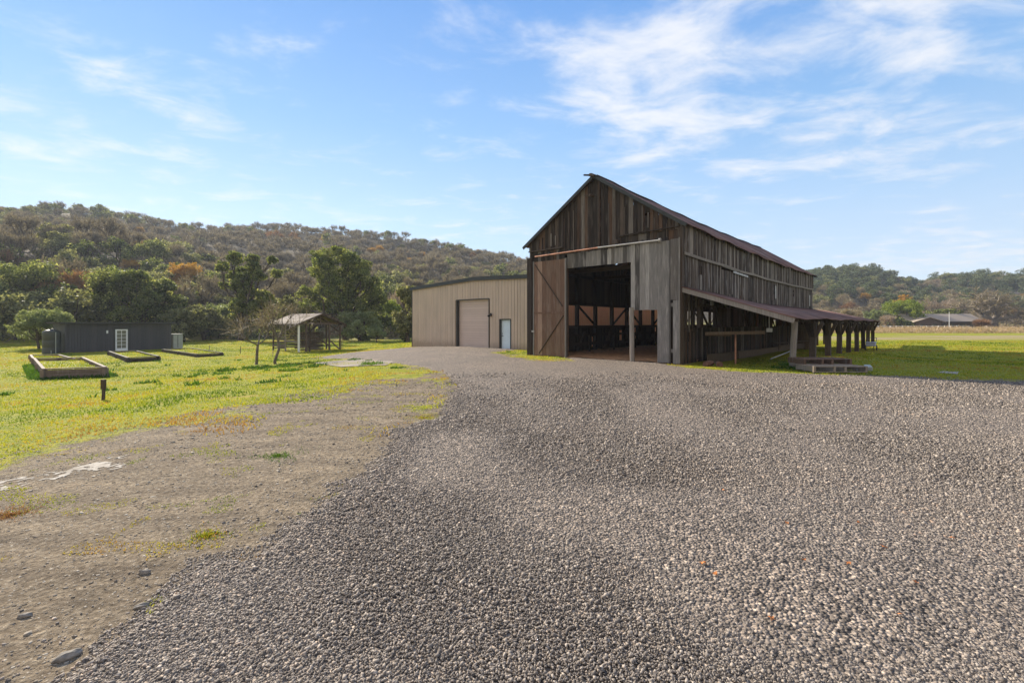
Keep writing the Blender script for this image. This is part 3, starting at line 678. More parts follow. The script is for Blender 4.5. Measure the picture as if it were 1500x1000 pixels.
    for k, y in enumerate(POSTY):
        mb = MB()
        if k == 0: mb.tube((4.02, y - .35, -.3), (4.12, y - .3, 2.02), .115, .125, 9, .9)
        else:
            j = rnd.uniform(-.04, .04)
            mb.beam((4.0 + j, y + j, -.7), (4.0, y, 1.95), .27, .27)
            for s_ in (-1, 1): mb.beam((4.0, y + s_ * .09, 1.2), (4.0, y + s_ * .48, 1.98), .15, .2)
            for s_ in (-1, 1): mb.beam((4.0 + s_ * .08, y, 1.15), (4.0 + s_ * .38, y, 2.0 - s_ * .12), .2, .16)
            mb.box((3.86, y - .6, 1.84), (4.14, y + .6, 1.98))
        mb.build('lean_to_post', M['gray_timber'] if k == 0 else M['timber'], b)
    for y in (32.5, 36.5, 39.2):
        mb = MB(); mb.beam((.1, y, -.7), (.1, y, 2.9), .2, .2); mb.build('lean_to_post', M['timber'], b)
    # manger, rails and boards under the lean-to
    mb = MB()
    for i in range(5): y0 = .8 + i * 4.3; mb.beam((.85, y0 + .1 * (i % 2), .20 - .02 * i), (.85 + .1 * (i % 2), y0 + 4.2, .20 - .02 * i - .05), .06, .46 - .05 * (i % 3), r=.3 + .1 * i)
    mb.beam((1.35, 10.5, .62), (1.35, 20.5, .5), .3, .05, r=.9)
    mb.build('manger', M['bark_rail2'], b)
    mb = MB(); mb.beam((.55, 1.3, 1.36), (2.95, 1.8, 1.44), .05, .14, r=.6); mb.beam((.5, 1.5, 1.28), (1.6, 1.6, 1.3), .05, .1, r=.1); mb.build('rail', M['bark_rail2'], b)
    mb = MB(); boards(mb, 'x', 0.05, 1.5, 22.0, -.4, 1.75, .2, .03, .02, jit=.02, zj=.05); mb.build('stall_partition', M['tan_timber'], b)
    mb = MB(); mb.tube((1.7, 1.9, -.3), (1.7, 1.9, 1.35), .04); mb.build('gate_post', M['rust_pipe'], b)
    mb = MB(); mb.box((2.9, 2.2, 1.45), (3.12, 2.3, 1.62)); mb.beam((3.0, 2.25, 1.6), (3.0, 2.25, 2.35), .02, .02, m=0); mb.build('hanging_box', M['steel'], b)
    for i, y in enumerate((3.6, 5.6, 7.6)):
        mb = MB(); mb.box((-.02, y, 2.75), (.06, y + .28, 3.2), .9); mb.build('hanging_board', M['steel'], b)
    return b
build_barn()
# barn floor
mb = MB(); vs = [bw(x, y, .02) for x, y in ((-8.95, .05), (-.02, .05), (-.02, 30.6), (-8.95, 30.6))]
n = 40; xs = np.linspace(-8.95, -.02, n); ys = np.linspace(-.25, 30.6, 120)
Xg, Yg = np.meshgrid(xs, ys); wx = BARN_O.x + UX.x * Xg + UY.x * Yg; wy = BARN_O.y + UX.y * Xg + UY.y * Yg
zz = .028 + .02 * vnoise(wx, wy, 1.1, 5) + .03 * vnoise(wx, wy, .4, 6)
fi = np.array([(j * n + i, j * n + i + 1, (j + 1) * n + i + 1, (j + 1) * n + i) for j in range(119) for i in range(n - 1)])
tag(np_mesh('barn_floor', np.stack([wx, wy, zz], -1).reshape(-1, 3), fi, plain('orange_brown_earth', (.48, .26, .13), .95, 0, .45, 4), smoothf=True), kind='structure')

# ------------------------------------------------------------------ metal building
def build_metal():
    x0, x1, y0, y1 = -25.54, -11.45, 3.4, 23
    b = empty('metal_building', BARN_O, RZ, 'beige ribbed steel building with a roller door, left of the timber barn', 'building')
    def zt(x): return 4.86 + .36 * (x - x0) / (8.08) if x < -17.46 else 5.22 - .21 * (x + 17.46) / 6.0
    mb = MB(); hs = [(-19.56, -15.90, -1, 3.66), (-14.80, -13.68, -1, 2.12)]
    a = x0
    while a < x1 - .01:                                # flat pans of the siding standing proud of darker grooves
        w = min(.305, x1 - a)
        for (p, q) in holes_cut(a, a + w, -.6, 99, hs):
            lo, hi = a + .02, a + w - .02
            for h in hs:
                if lo < h[0] < hi and p < h[3]: hi = h[0] if not (p > h[3] - .01) else hi
                if lo < h[1] < hi and p < h[3] - .01: lo = h[1]
            t0, t1 = min(q, zt(lo)), min(q, zt(hi))
            mb.add([(lo, y0, p), (hi, y0, p), (hi, y0 + .03, p), (lo, y0 + .03, p), (lo, y0, t0), (hi, y0, t1), (hi, y0 + .03, t1), (lo, y0 + .03, t0)], MB.BOXF)
            mb.beam((lo + .14, y0 - .004, p), (lo + .14, y0 - .004, (t0 + t1) / 2), .012, .01, r=.2)
        a += w
    w = mb.build('front_wall', M['beige'], b)
    mb = MB()                                          # groove sheet behind, with the same openings
    for (p, q, zb) in ((x0, hs[0][0], -.6), (hs[0][0], hs[0][1], hs[0][3]), (hs[0][1], hs[1][0], -.6), (hs[1][0], hs[1][1], hs[1][3]), (hs[1][1], x1, -.6)):
        mid = [p] + ([-17.46] if p < -17.46 < q else []) + [q]
        for u, v in zip(mid, mid[1:]):
            mb.add([(u, y0 + .031, zb), (v, y0 + .031, zb), (v, y0 + .06, zb), (u, y0 + .06, zb), (u, y0 + .031, zt(u)), (v, y0 + .031, zt(v)), (v, y0 + .06, zt(v)), (u, y0 + .06, zt(u))], MB.BOXF, .5)
    mb.build('groove', M['beige_groove'], w)
    mb = MB(); a = y0 + .1
    while a < y1: mb.box((x0, a, -.6), (x0 + .03, a + .265, 4.8)); a += .305
    mb.box((x0 + .031, y0 + .07, -.6), (x0 + .06, y1, 4.8), .1)
    mb.build('left_wall', M['beige'], b)
    mb = MB(); a = y0 + .1
    while a < y1: mb.box((x1 - .03, a, -.4), (x1, a + .275, 4.95)); a += .305
    mb.box((x1 - .06, y0 + .07, -.4), (x1 - .031, y1, 4.95), .1)
    s = mb.build('right_wall', M['orange_side'], b); s['label'] = 'terracotta coloured wall facing the barn'
    mb = MB(); mb.box((x0, y1, -.4), (x1, y1 + .05, 4.85)); mb.build('back_wall', M['beige'], b)
    mb = MB()
    for (u, v) in ((x0 - .15, -17.46), (-17.46, x1 + .1)):
        a0, a1 = zt(max(u, x0)) + .02, zt(min(v, x1)) + .02
        mb.add([(u, y0 - .12, a0), (v, y0 - .12, a1), (v, y1 + .1, a1), (u, y1 + .1, a0), (u, y0 - .12, a0 + .1), (v, y0 - .12, a1 + .1), (v, y1 + .1, a1 + .1), (u, y1 + .1, a0 + .1)], MB.BOXF)
    mb.build('roof', M['dark_metal'], b)
    mb = MB()
    for (u, v) in ((x0 - .16, -17.46), (-17.46, x1 + .1)):
        mb.beam((u, y0 - .13, zt(max(u, x0)) + .0), (v, y0 - .13, zt(min(v, x1)) + .0), .06, .27)
    mb.box((x0 - .05, y0 - .03, -.6), (x0 + .02, y0 + .06, 4.8)); mb.build('trim', M['dark_metal'], b)
    # roller door, set back
    mb = MB(); z = -.22
    while z < 3.62: mb.box((-19.56, y0 + .27, z), (-15.9, y0 + .30, min(z + .16, 3.66))); z += .185
    mb.box((-19.56, y0 + .305, -.3), (-15.9, y0 + .33, 3.66), .1)
    rdoor = mb.build('roller_door', M['rose'], b, bevel=.006)
    mb = MB(); mb.box((-19.5, y0 + .24, -.22), (-15.95, y0 + .268, -.08)); mb.build('bottom_bar', M['pale_gray'], rdoor)
    mb = MB(); mb.box((-19.60, y0 - .012, -.3), (-19.53, y0 + .27, 3.70)); mb.box((-15.93, y0 - .012, -.3), (-15.87, y0 + .27, 3.70)); mb.box((-19.60, y0 - .012, 3.64), (-15.87, y0 + .27, 3.70))
    mb.build('door_frame', M['dark_metal'], b)
    mb = MB(); mb.box((-14.80, y0 - .012, -.3), (-14.72, y0 + .2, 2.14)); mb.box((-13.74, y0 - .012, -.3), (-13.67, y0 + .2, 2.14)); mb.box((-14.80, y0 - .012, 2.08), (-13.67, y0 + .2, 2.15)); mb.build('door_frame', M['dark_metal'], b)
    mb = MB(); mb.box((-14.72, y0 + .14, -.08), (-13.74, y0 + .185, 2.08)); d = mb.build('door', M['cool_white'], b, bevel=.006)
    mb = MB(); mb.tube((-14.62, y0 + .10, .92), (-14.62, y0 + .14, .92), .035); mb.tube((-14.62, y0 + .10, .92), (-14.50, y0 + .10, .92), .014); mb.tube((-14.62, y0 + .11, 1.08), (-14.62, y0 + .14, 1.08), .03); mb.build('handle', M['black'], d)
    mb = MB(); mb.box((-15.72, y0 - .06, 2.36), (-15.6, y0, 2.5)); mb.tube((-15.66, y0 - .08, 2.42), (-15.82, y0 - .2, 2.36), .06, .075); mb.tube((-15.66, y0 - .08, 2.44), (-15.48, y0 - .2, 2.52), .06, .075); mb.build('wall_lamp', M['black'], b)
build_metal()

# ------------------------------------------------------------------ grey garden shed with tank and cabinet
SH_A = math.atan2(.857, .515)
def build_shed():
    z0 = -.86
    b = empty('garden_shed', (-40.2, 41.2, z0), SH_A, 'low slate grey painted shed with one white glazed door, in front of the hillside trees', 'shed')
    # local x along the front, local -y towards the camera side
    Lx, D, Hh = 8.25, 3.4, 2.66
    mb = MB(); a = 0
    hs = [(3.52, 4.56, -1, 2.12)]
    boards(mb, 'x', 0, Lx, 0, -.25, Hh, .2, .03, .016, holes=hs, jit=0, zj=0, lean=0, wj=0)
    boards(mb, 'y', 0, D, 0, -.25, Hh, .2, .03, .016, jit=0, zj=0, lean=0, wj=0)
    mb.box((.031, .031, -.25), (3.52, .06, Hh - .01), 0); mb.box((4.56, .031, -.25), (Lx, .06, Hh - .01), 0); mb.box((3.52, .031, 2.12), (4.56, .06, Hh - .01), 0)
    mb.box((.031, .07, -.25), (.06, D, Hh - .01), 0)
    mb.box((Lx - .03, .07, -.25), (Lx, D, Hh - .01), .3); mb.box((.05, D, -.25), (Lx, D + .03, Hh - .01), .3)
    mb.box((-.03, -.02, -.25), (.09, -.001, Hh), .9)
    mb.build('wall', M['shed'], b)
    mb = MB(); mb.box((-.45, -.35, Hh), (Lx + .35, D + .3, Hh + .13)); mb.build('roof', M['roofing'], b)
    mb = MB(); mb.box((-.46, -.37, Hh - .02), (Lx + .36, -.352, Hh + .12)); mb.build('fascia', M['dark_metal'], b)
    mb = MB()
    for bx_ in (((3.46, -.03, -.1), (3.54, .02, 2.18)), ((4.54, -.03, -.1), (4.62, .02, 2.18)), ((3.46, -.03, 2.12), (4.62, .02, 2.24))): mb.box(*bx_)
    mb.build('door_frame', M['dark_metal'], b)
    mb = MB(); x0, x1, zb, zt = 3.55, 4.53, .0, 2.1
    for bx_ in (((x0, .0, zb), (x0 + .13, .04, zt)), ((x1 - .13, .0, zb), (x1, .04, zt)), ((x0 + .13, .0, zb), (x1 - .13, .04, zb + .26)), ((x0 + .13, .0, zt - .13), (x1 - .13, .04, zt))): mb.box(*bx_)
    xm = (x0 + x1) / 2; mb.box((xm - .02, .005, zb + .26), (xm + .02, .035, zt - .13))
    for k in range(1, 5): z = zb + .26 + k * (zt - zb - .39) / 5; mb.box((x0 + .13, .006, z - .018), (x1 - .13, .034, z + .018))
    d = mb.build('door', M['white'], b)
    mb = MB(); mb.box((x0 + .1, .036, zb + .2), (x1 - .1, .045, zt - .1)); mb.build('window_pane', plain('door_glass', (.20, .20, .15), .15, 0, .3, 1.2), d)
    mb = MB(); mb.tube((x0 + .06, -.06, 1.0), (x0 + .06, 0, 1.0), .03); mb.build('handle', M['steel'], d)
    mb = MB(); mb.box((2.86, -.1, 1.72), (2.98, 0, 2.0)); mb.build('wall_lamp', M['white'], b)
    # tank
    loc = Matrix.Rotation(SH_A, 4, 'Z') @ Vector((-.78, .55, 0)) + Vector((-40.2, 41.2, z0))
    t = empty('water_tank', loc, 0, 'dark round upright water tank at the left end of the slate grey shed', 'tank')
    mb = MB(); prof = [(.60, -.2), (.62, .05), (.62, .5), (.60, .55), (.62, .6), (.62, 1.15), (.60, 1.2), (.62, 1.25), (.62, 1.8), (.6, 1.95), (.42, 2.07), (.2, 2.12)]
    n = 28; V = []; Fc = []
    for (r_, z_) in prof: V += [(r_ * math.cos(2 * math.pi * i / n), r_ * math.sin(2 * math.pi * i / n), z_) for i in range(n)]
    for j in range(len(prof) - 1):
        for i in range(n): Fc.append((j * n + i, j * n + (i + 1) % n, (j + 1) * n + (i + 1) % n, (j + 1) * n + i))
    Fc.append(tuple(range((len(prof) - 1) * n, len(prof) * n)))
    mb.add(V, Fc, .5); mb.build('tank_body', M['tank'], t, smooth=True)
    mb = MB(); mb.tube((0, 0, 2.08), (0, 0, 2.2), .18, n=16); mb.build('lid', M['black'], t)
    mb = MB(); mb.tube((.66, -.3, 0), (.66, -.3, 1.9), .03); mb.tube((.5, -.55, -.1), (.5, -.55, .3), .03); mb.build('pipe', M['pale_gray'], t)
    # cabinet
    loc = Matrix.Rotation(SH_A, 4, 'Z') @ Vector((8.75, .45, 0)) + Vector((-40.2, 41.2, z0))
    c = empty('utility_cabinet', loc, SH_A, 'pale grey upright cabinet at the right end of the slate grey shed', 'cabinet')
    mb = MB(); mb.box((-.3, -.4, -.15), (.6, .4, 1.5)); mb.build('cabinet_body', M['pale_gray'], c, bevel=.03)
    mb = MB(); mb.box((-.34, -.44, 1.501), (.64, .44, 1.56)); mb.build('cabinet_top', M['pale_gray'], c, bevel=.02)
    mb = MB(); mb.box((.1, -.43, .1), (.14, -.401, 1.4)); mb.build('door_seam', M['dark_metal'], c)
build_shed()

# ------------------------------------------------------------------ raised beds
def planter(label, corners_px, h, mat, posts=True, th=.12):
    P = [gp(*q) for q in corners_px]; P = [Vector((p.x, p.y, float(gz(p.x, p.y)))) for p in P]
    c = sum(P, Vector()) / len(P)
    root = empty('raised_bed', (c.x, c.y, c.z), 0, label, 'raised bed', 'wooden raised beds on the lawn')
    top = c.z + h
    wall = MB(); cap = MB()
    for i in range(len(P)):
        a = P[i] - c; q = P[(i + 1) % len(P)] - c
        for k in range(3):
            z = -.12 + k * (h + .12 - .06) / 3
            hh = (h + .06) / 3 - .02
            wall.beam((a.x, a.y, z + hh / 2), (q.x, q.y, z + hh / 2), th * .5, hh)
        d = (Vector((q.x, q.y, 0)) - Vector((a.x, a.y, 0))); d.normalize()
        e = d * (th * .55)
        cap.beam((a.x - e.x, a.y - e.y, h - .03 + .004 * (i % 2)), (q.x + e.x, q.y + e.y, h - .03 + .004 * (i % 2)), th * 1.05, .05)
        L_ = (q - a).length; npz = 2 if L_ > 2.4 else 1
        for t in np.linspace(0, 1, npz + 1)[:-1]:
            s = a.lerp(q, t); post = MB(); post.box((s.x - th * .8, s.y - th * .8, -.2), (s.x + th * .8, s.y + th * .8, h - .06)); post.build('bed_post', mat, root)
    wall.build('bed_wall', mat, root); cap.build('bed_cap', mat, root)
    n = len(P); V = [(p.x - c.x, p.y - c.y, h * .6) for p in P] ; m_ = MB(); m_.add(V, [tuple(range(n))], .5)
    so = m_.build('soil', M['soil'], root)
    xs = [p.x for p in P]; ys = [p.y for p in P]; nb = 9000; gb = np.random.default_rng(nb + int(c.x * 10) % 97)
    X = gb.uniform(min(xs), max(xs), nb); Y = gb.uniform(min(ys), max(ys), nb); k = sdist(X, Y, [(p.x, p.y) for p in P]) > th * .5; X = X[k] - c.x; Y = Y[k] - c.y; nb = len(X)
    q = np.stack([X, Y, np.full(nb, h * .6)], -1); d = np.stack([gb.normal(size=nb) * .45, gb.normal(size=nb) * .45, np.ones(nb)], -1) * (.09 * gb.uniform(.4, 1.3, nb) * (1 + .6 * vnoise(X, Y, .5, 5)))[:, None]
    sd_ = np.cross(d, gb.normal(size=(nb, 3))); sd_ /= np.linalg.norm(sd_, axis=1, keepdims=True); sd_ *= .014
    og = np_mesh('grass', np.stack([q - sd_, q + sd_, q + d], 1).reshape(-1, 3), np.arange(nb * 3).reshape(-1, 3), M['grass'], np.repeat(np.clip(.4 + .3 * vnoise(X, Y, .6, 9) + gb.normal(size=nb) * .1, 0, 1), 3), root); og['kind'] = 'stuff'
    return c, P, h
m_, nt_, b_, o_ = new_mat('grassy_soil'); n_ = noise(nt_, 9, 5, .7)
nt_.links.new(ramp(nt_, n_, [(.25, (.10, .12, .02)), (.5, (.26, .27, .04)), (.75, (.36, .32, .08))]), b_.inputs['Base Color']); b_.inputs['Roughness'].default_value = .95
M['soil'] = m_
BEDS = [planter('large brown plank raised bed nearest the camera, with posts and a wide rim', [(64, 555), (154, 552), (121, 534), (50, 535)], .50, M['bed']),
        planter('brown raised bed directly behind the largest one, below the shed\'s left corner', [(50, 533.5), (112, 533.5), (86, 525.5), (45, 526)], .34, M['bed']),
        planter('dark raised bed in front of the shed\'s white glazed door', [(187, 530.5), (232, 528), (200, 519.5), (160, 520)], .34, M['dark_bed']),
        planter('long low dark raised bed at the shed\'s right end, near the pale cabinet', [(288, 523), (325, 520.5), (279, 513.5), (239, 515.5)], .27, M['dark_bed'])]

# ------------------------------------------------------------------ open log shelter
def build_shelter():
    gx, gy = -18.45, 44.0; z0 = float(gz(gx, gy))
    rz = math.atan2(.79, .61)
    b = empty('open_shelter', (gx, gy, z0), rz, 'small open-sided timber shelter with a pale gabled sheet roof and crossed braces', 'shelter')
    e = 1.85 - z0; rg = 2.75 - z0; hw = 2.1; L_ = 5.0
    def sheet(s_):
        def fn(u, t): return (s_ * (hw + .42) * t, u, rg + .03 - (rg - e + .12) * t)
        return corr_sheet('roof', fn, -.45, L_ + .35, 70, 3, M['old_tin'], b, 0, .8)
    for s_ in (-1, 1): sheet(s_)
    mb = MB()
    for y in (-.4, 0, L_ / 3, 2 * L_ / 3, L_, L_ + .3):
        for s_ in (-1, 1): mb.beam((0, y, rg - .07), (s_ * (hw + .4), y, e - .16), .07, .12)
    for y in (0, L_): mb.beam((-hw, y, e - .05), (hw, y, e - .05), .14, .16); mb.beam((0, y, e), (0, y, rg - .1), .12, .12); mb.beam((-1.0, y, e), (-.1, y, rg - .3), .1, .1); mb.beam((1.0, y, e), (.1, y, rg - .3), .1, .1)
    for x in (-hw, hw): mb.beam((x, -.2, e - .1), (x, L_ + .2, e - .1), .14, .16)
    mb.build('roof_frame', M['timber'], b)
    for (x, y, m_, r_) in ((-hw, 0, 'white', .10), (-hw, 2.5, 'gray_timber', .07), (-hw, L_, 'timber', .08), (-1.3, .15, 'timber', .12), (.95, 0, 'timber', .1), (hw, 0, 'timber', .09), (hw, 2.5, 'timber', .09), (hw, L_, 'timber', .09), (-.9, .3, 'timber', .09)):
        mb = MB(); mb.tube((x, y, -.3), (x, y, e - .1), r_, r_ * .95, 7); mb.build('post', M[m_], b)
    mb = MB()
    mb.beam((1.0, 0, e - .2), (hw, 0, e - .95), .07, .12); mb.beam((hw, 0, e - .2), (1.0, 0, e - .95), .07, .12); mb.beam((1.0, 0, e - 1.05), (hw, 0, e - 1.05), .07, .1)
    mb.beam((1.0, .02, 1.0), (hw, .02, .05), .07, .12)
    mb.beam((-.9, .05, 1.7), (.9, .05, .5), .07, .13); mb.beam((-1.3, .0, 1.7), (-.2, .0, e - .1), .09, .12)
    mb.build('brace', M['timber'], b)
    mb = MB()
    for k, z in enumerate(np.arange(.25, 1.75, .27)):
        mb.beam((-1.1, L_ * .55, z), (1.4, L_ * .5, z + rnd.uniform(-.03, .03)), .08, .11)
        mb.beam((1.5, L_ * .95, z), (-1.8, L_ * .98, z), .07, .12); mb.beam((-hw, L_ * .5, z), (-hw, L_ * .95, z), .07, .1)
    for z in np.arange(.15, 1.9, .2): mb.beam((-1.25, 1.2, z), (1.0, 1.3, z + rnd.uniform(-.03, .03)), .12, .13, r=.1); mb.beam((1.0, 1.2, z), (1.0, L_ - .4, z), .1, .12, r=.2)
    mb.beam((-hw, .1, .95), (-hw, 2.5, .95), .3, .12, r=.95); mb.beam((-hw, 2.5, .45), (-hw, L_, .45), .1, .12)
    mb.build('rail', M['bark_rail'], b)
    return b
M['bark_rail'] = wood('log_rail', [(.10, .08, .065), (.17, .14, .12), (.24, .2, .17)], streak=.4, gray=(.3, .27, .25), gray_amt=.4)
build_shelter()

# concrete slab, puddles
def patch(name, pts, mat, dz=.012, wob=.1, kind='structure', nsub=40, level=False):
    P = [gp(*q) for q in pts]; cx = sum(p.x for p in P) / len(P); cy = sum(p.y for p in P) / len(P)
    ring = []
    for i in range(len(P)):
        a, q = P[i], P[(i + 1) % len(P)]
        for t in np.linspace(0, 1, nsub // len(P) + 2)[:-1]:
            x = a.x + (q.x - a.x) * t; y = a.y + (q.y - a.y) * t; k = 1 + wob * float(vnoise(x * 3, y * 3, 1.0, 4)); ring.append((cx + (x - cx) * k, cy + (y - cy) * k))
    V = []; rings = 6
    for k in range(rings + 1):
        for (x, y) in ring:
            xx = cx + (x - cx) * k / rings; yy = cy + (y - cy) * k / rings; V.append((xx, yy, float(gz(xx, yy)) + dz))
    if level: zm = float(np.mean([v[2] for v in V])); V = [(v[0], v[1], zm + level) for v in V]
    n = len(ring); Fc = [(k * n + i, k * n + (i + 1) % n, (k + 1) * n + (i + 1) % n, (k + 1) * n + i) for k in range(rings) for i in range(n)]
    o = np_mesh(name, np.array(V), np.array(Fc), mat, smoothf=True); tag(o, kind=kind); return o
patch('concrete_pad', [(458, 532), (500, 538), (566, 535.5), (578, 530), (520, 526.5)], plain('tan_concrete', (.24, .20, .155), .9, 0, .15, 2), .03, .02)
def puddle_mat():
    m, nt, b, out = new_mat('silty_water'); n = noise(nt, 5, 5, .7)
    nt.links.new(ramp(nt, n, [(.35, (.30, .26, .21)), (.6, (.47, .43, .375))]), b.inputs['Base Color'])
    r = nt.nodes.new('ShaderNodeMapRange'); r.inputs[1].default_value = .4; r.inputs[2].default_value = .6; r.inputs[3].default_value = .95; r.inputs[4].default_value = .8; b.inputs['Specular IOR Level'].default_value = .05
    nt.links.new(n, r.inputs[0]); nt.links.new(r.outputs[0], b.inputs['Roughness']); bump(nt, b, noise(nt, 25, 4, .7), .4, .02); return m
pm = puddle_mat()
def wet_streak(pts, step, thr):
    P = [(gp(*q).x, gp(*q).y) for q in pts]; xs = np.arange(min(p[0] for p in P) - .3, max(p[0] for p in P) + .3, step); ys = np.arange(min(p[1] for p in P) - .3, max(p[1] for p in P) + .3, step)
    X, Y = np.meshgrid(xs, ys); d = sdist(X, Y, P) + vnoise(X, Y, .5, 61) * .22 + vnoise(X, Y, .13, 62) * .2 + vnoise(X, Y, .045, 63) * .22
    Z = gz(X, Y) + .005; nx = len(xs); ok = (d > thr).reshape(-1)
    a = (np.arange(len(ys) - 1)[:, None] * nx + np.arange(nx - 1)[None]).reshape(-1); f = np.stack([a, a + 1, a + nx + 1, a + nx], -1); f = f[ok[f].sum(1) >= 3]
    used, inv = np.unique(f, return_inverse=True); V = np.stack([X, Y, Z], -1).reshape(-1, 3)[used]
    tag(np_mesh('puddle', V, inv.reshape(-1, 4), pm, smoothf=True), kind='structure')
wet_streak([(-20, 722), (60, 704), (120, 697), (186, 681), (176, 672), (110, 682), (40, 697), (-30, 706)], .016, .10)
patch('puddle', [(1372, 546), (1402, 548), (1404, 545), (1380, 544)], pm, .012, .1)

# ------------------------------------------------------------------ pallets and odds and ends
def pallet(loc, rz, L_, W, label, mat, tilt=0):
    b = empty('wooden_pallet', loc, rz, label, 'pallet', 'wooden pallets on the gravel edge'); b.rotation_euler = (tilt, 0, rz)
    mb = MB()
    for y in np.linspace(0, W - .1, 5): mb.box((0, y, .20), (L_, y + .1, .225))
    mb.build('deck_board', M[mat], b)
    mb = MB()
    for y in (0, W / 2 - .05, W - .1): mb.box((0, y, .0), (L_, y + .1, .022))
    mb.build('bottom_board', M[mat], b)
    for x in (0, L_ * .37, L_ * .57, L_ - .09):
        mb = MB(); mb.box((x, 0, .023), (x + .08, W, .198)); mb.build('stringer', M[mat], b)
    return b
def gl(px, py, dz=0): v = gp(px, py); return (v.x, v.y, v.z + dz)
p0 = gp(1192, 547)
M['pallet'] = wood('pale_pallet_wood', [(.25, .205, .16), (.34, .28, .22), (.30, .25, .205)], streak=.4, gray=(.4, .38, .36), gray_amt=.4)
M['pallet_d'] = wood('brown_pallet_wood', [(.12, .075, .05), (.17, .11, .08), (.2, .17, .14)], streak=.5)
pallet((p0.x, p0.y, .03), R(-1), 1.98, 1.1, 'pale wooden pallet lying flat at the gravel edge, nearest the camera', 'pallet')
pallet((p0.x + .12, p0.y + .75, .235), R(1.5), 1.9, 1.0, 'brown pallet lying on the back of the pale pallet', 'pallet_d')
bl = empty('block_pile', (p0.x + 2.2, p0.y + .15, .04), .3, 'pale grey broken block lying at the right end of the pallets', 'block')
mb = MB(); mb.beam((-.05, 0, .1), (.2, .25, .16), .22, .16); mb.beam((-.2, .25, .03), (.25, .5, .05), .18, .1); mb.build('block', M['pale_gray'], bl, bevel=.02)
bx, by = bw(1.3, -.2).x, bw(1.3, -.2).y
for i, (dx, dy, L_, a, lab) in enumerate(((0, .15, .45, .5, 'red-brown log chunk on the grass under the lean-to, the larger one'), (.35, -.05, .3, 1.4, 'short log stub beside the larger red-brown log chunk'))):
    o = MB(); c = Vector((bx + dx, by + dy, .09)); d = Vector((math.cos(a), math.sin(a), .1)) * L_ / 2
    o.tube(c - d, c + d, .14, .11, 7); q = o.build('log_chunk', M['log'], None); tag(q, lab, 'log', 'log chunks under the lean-to')
mb = MB(); q0 = bw(3.0, 9, .02); q1 = bw(4.2, 6.2, .5); mb.tube(q1, q0, .03)
mb = MB(); mb.tube(bw(2.6, 4.2, .12), bw(2.9, 7.6, .42), .028); tag(mb.build('metal_pipe', M['steel'], None), 'pale metal pipe leaning against the low boards under the lean-to', 'pipe')
# small farm implement by the far posts
im = empty('farm_cart', bw(4.7, 26.5, float(gz(*bw(4.7, 26.5).xy))), RZ, 'small pale blue grey cart with handles beside the far lean-to posts', 'cart')
mb = MB(); mb.box((-.3, -.5, .35), (.3, .4, .65)); mb.box((-.34, -.54, .651), (.34, .44, .69)); mb.build('cart_tray', plain('blue_grey_paint', (.4, .42, .55), .5), im, bevel=.03)
mb = MB()
for sx in (-.28, .28): mb.tube((sx, .4, .5), (sx, 1.2, 1.0), .02)
mb.tube((-.28, 1.2, 1.0), (.28, 1.2, 1.0), .02); mb.tube((.2, -.3, 0), (.2, -.3, .4), .02); mb.build('handle', M['black'], im)
for sx in (-.36, .36):
    mb = MB(); mb.tube((sx - .03, .1, .22), (sx + .03, .1, .22), .22, n=16); mb.build('wheel', M['black'], im)
# stakes
for (px, py, h, w, lab, m_) in ((151, 586, .62, .09, 'short dark wooden stake alone on the lawn in front of the largest raised bed', 'timber'), (352, 518, .62, .05, 'thin stake on the lawn left of the two small bare trees', 'bark_rail'),
                           (399.5, 521, .55, .05, 'thin stake just behind the right-hand small bare tree', 'bark_rail'), (306.5, 513, .5, .05, 'thin stake behind the long low raised bed', 'bark_rail'), (500.7, 511, 1.15, .08, 'grey post standing just right of the open shelter', 'bark_rail')):
    g_ = gp(px, py); mb = MB(); mb.tube((g_.x, g_.y, g_.z - .2), (g_.x + .03, g_.y, g_.z + h), w * .55, w * .45, 6)
    if px == 151: mb.box((g_.x - .035, g_.y - .05, g_.z + h * .55), (g_.x + .075, g_.y + .03, g_.z + h + .02))
    tag(mb.build('stake', M[m_], None), lab, 'stake', 'stakes standing in the lawn')

# ------------------------------------------------------------------ trees
def tubes_np(segs, n=5):
    s = np.array(segs, float); p0 = s[:, 0:3]; p1 = s[:, 3:6]; r0 = s[:, 6]; r1 = s[:, 7]
    d = p1 - p0; d /= (np.linalg.norm(d, axis=1, keepdims=True) + 1e-9)
    up = np.where(np.abs(d[:, 2:3]) < .9, np.array([[0, 0, 1.]]), np.array([[1., 0, 0]]))
    a = np.cross(d, up); a /= (np.linalg.norm(a, axis=1, keepdims=True) + 1e-9); b = np.cross(d, a)
    th = 2 * np.pi * np.arange(n) / n
    ring = a[:, None, :] * np.cos(th)[None, :, None] + b[:, None, :] * np.sin(th)[None, :, None]
    v = np.concatenate([p0[:, None] + ring * r0[:, None, None], p1[:, None] + ring * r1[:, None, None]], 1).reshape(-1, 3)
    base = (np.arange(len(s)) * 2 * n)[:, None]; i = np.arange(n)[None, :]; j = (i + 1) % n
    f = np.stack([base + i, base + j, base + n + j, base + n + i], -1).reshape(-1, 4)
    return v, f
def leaves_np(c, size, g, asp=.6, rv=None, up=.0):
    n = len(c); a = g.normal(size=(n, 3)); a[:, 2] *= (1 - up); a /= np.linalg.norm(a, axis=1, keepdims=True)
    b = np.cross(a, g.normal(size=(n, 3))); b /= np.linalg.norm(b, axis=1, keepdims=True)
    s = size * g.uniform(.6, 1.3, n)[:, None]
    v = np.stack([c - a * s * .5, c + b * s * asp * .5, c + a * s * .5, c - b * s * asp * .5], 1).reshape(-1, 3)
    f = np.arange(n * 4).reshape(-1, 4)
    rv = g.random(n) if rv is None else rv
    return v, f, np.repeat(rv, 4)
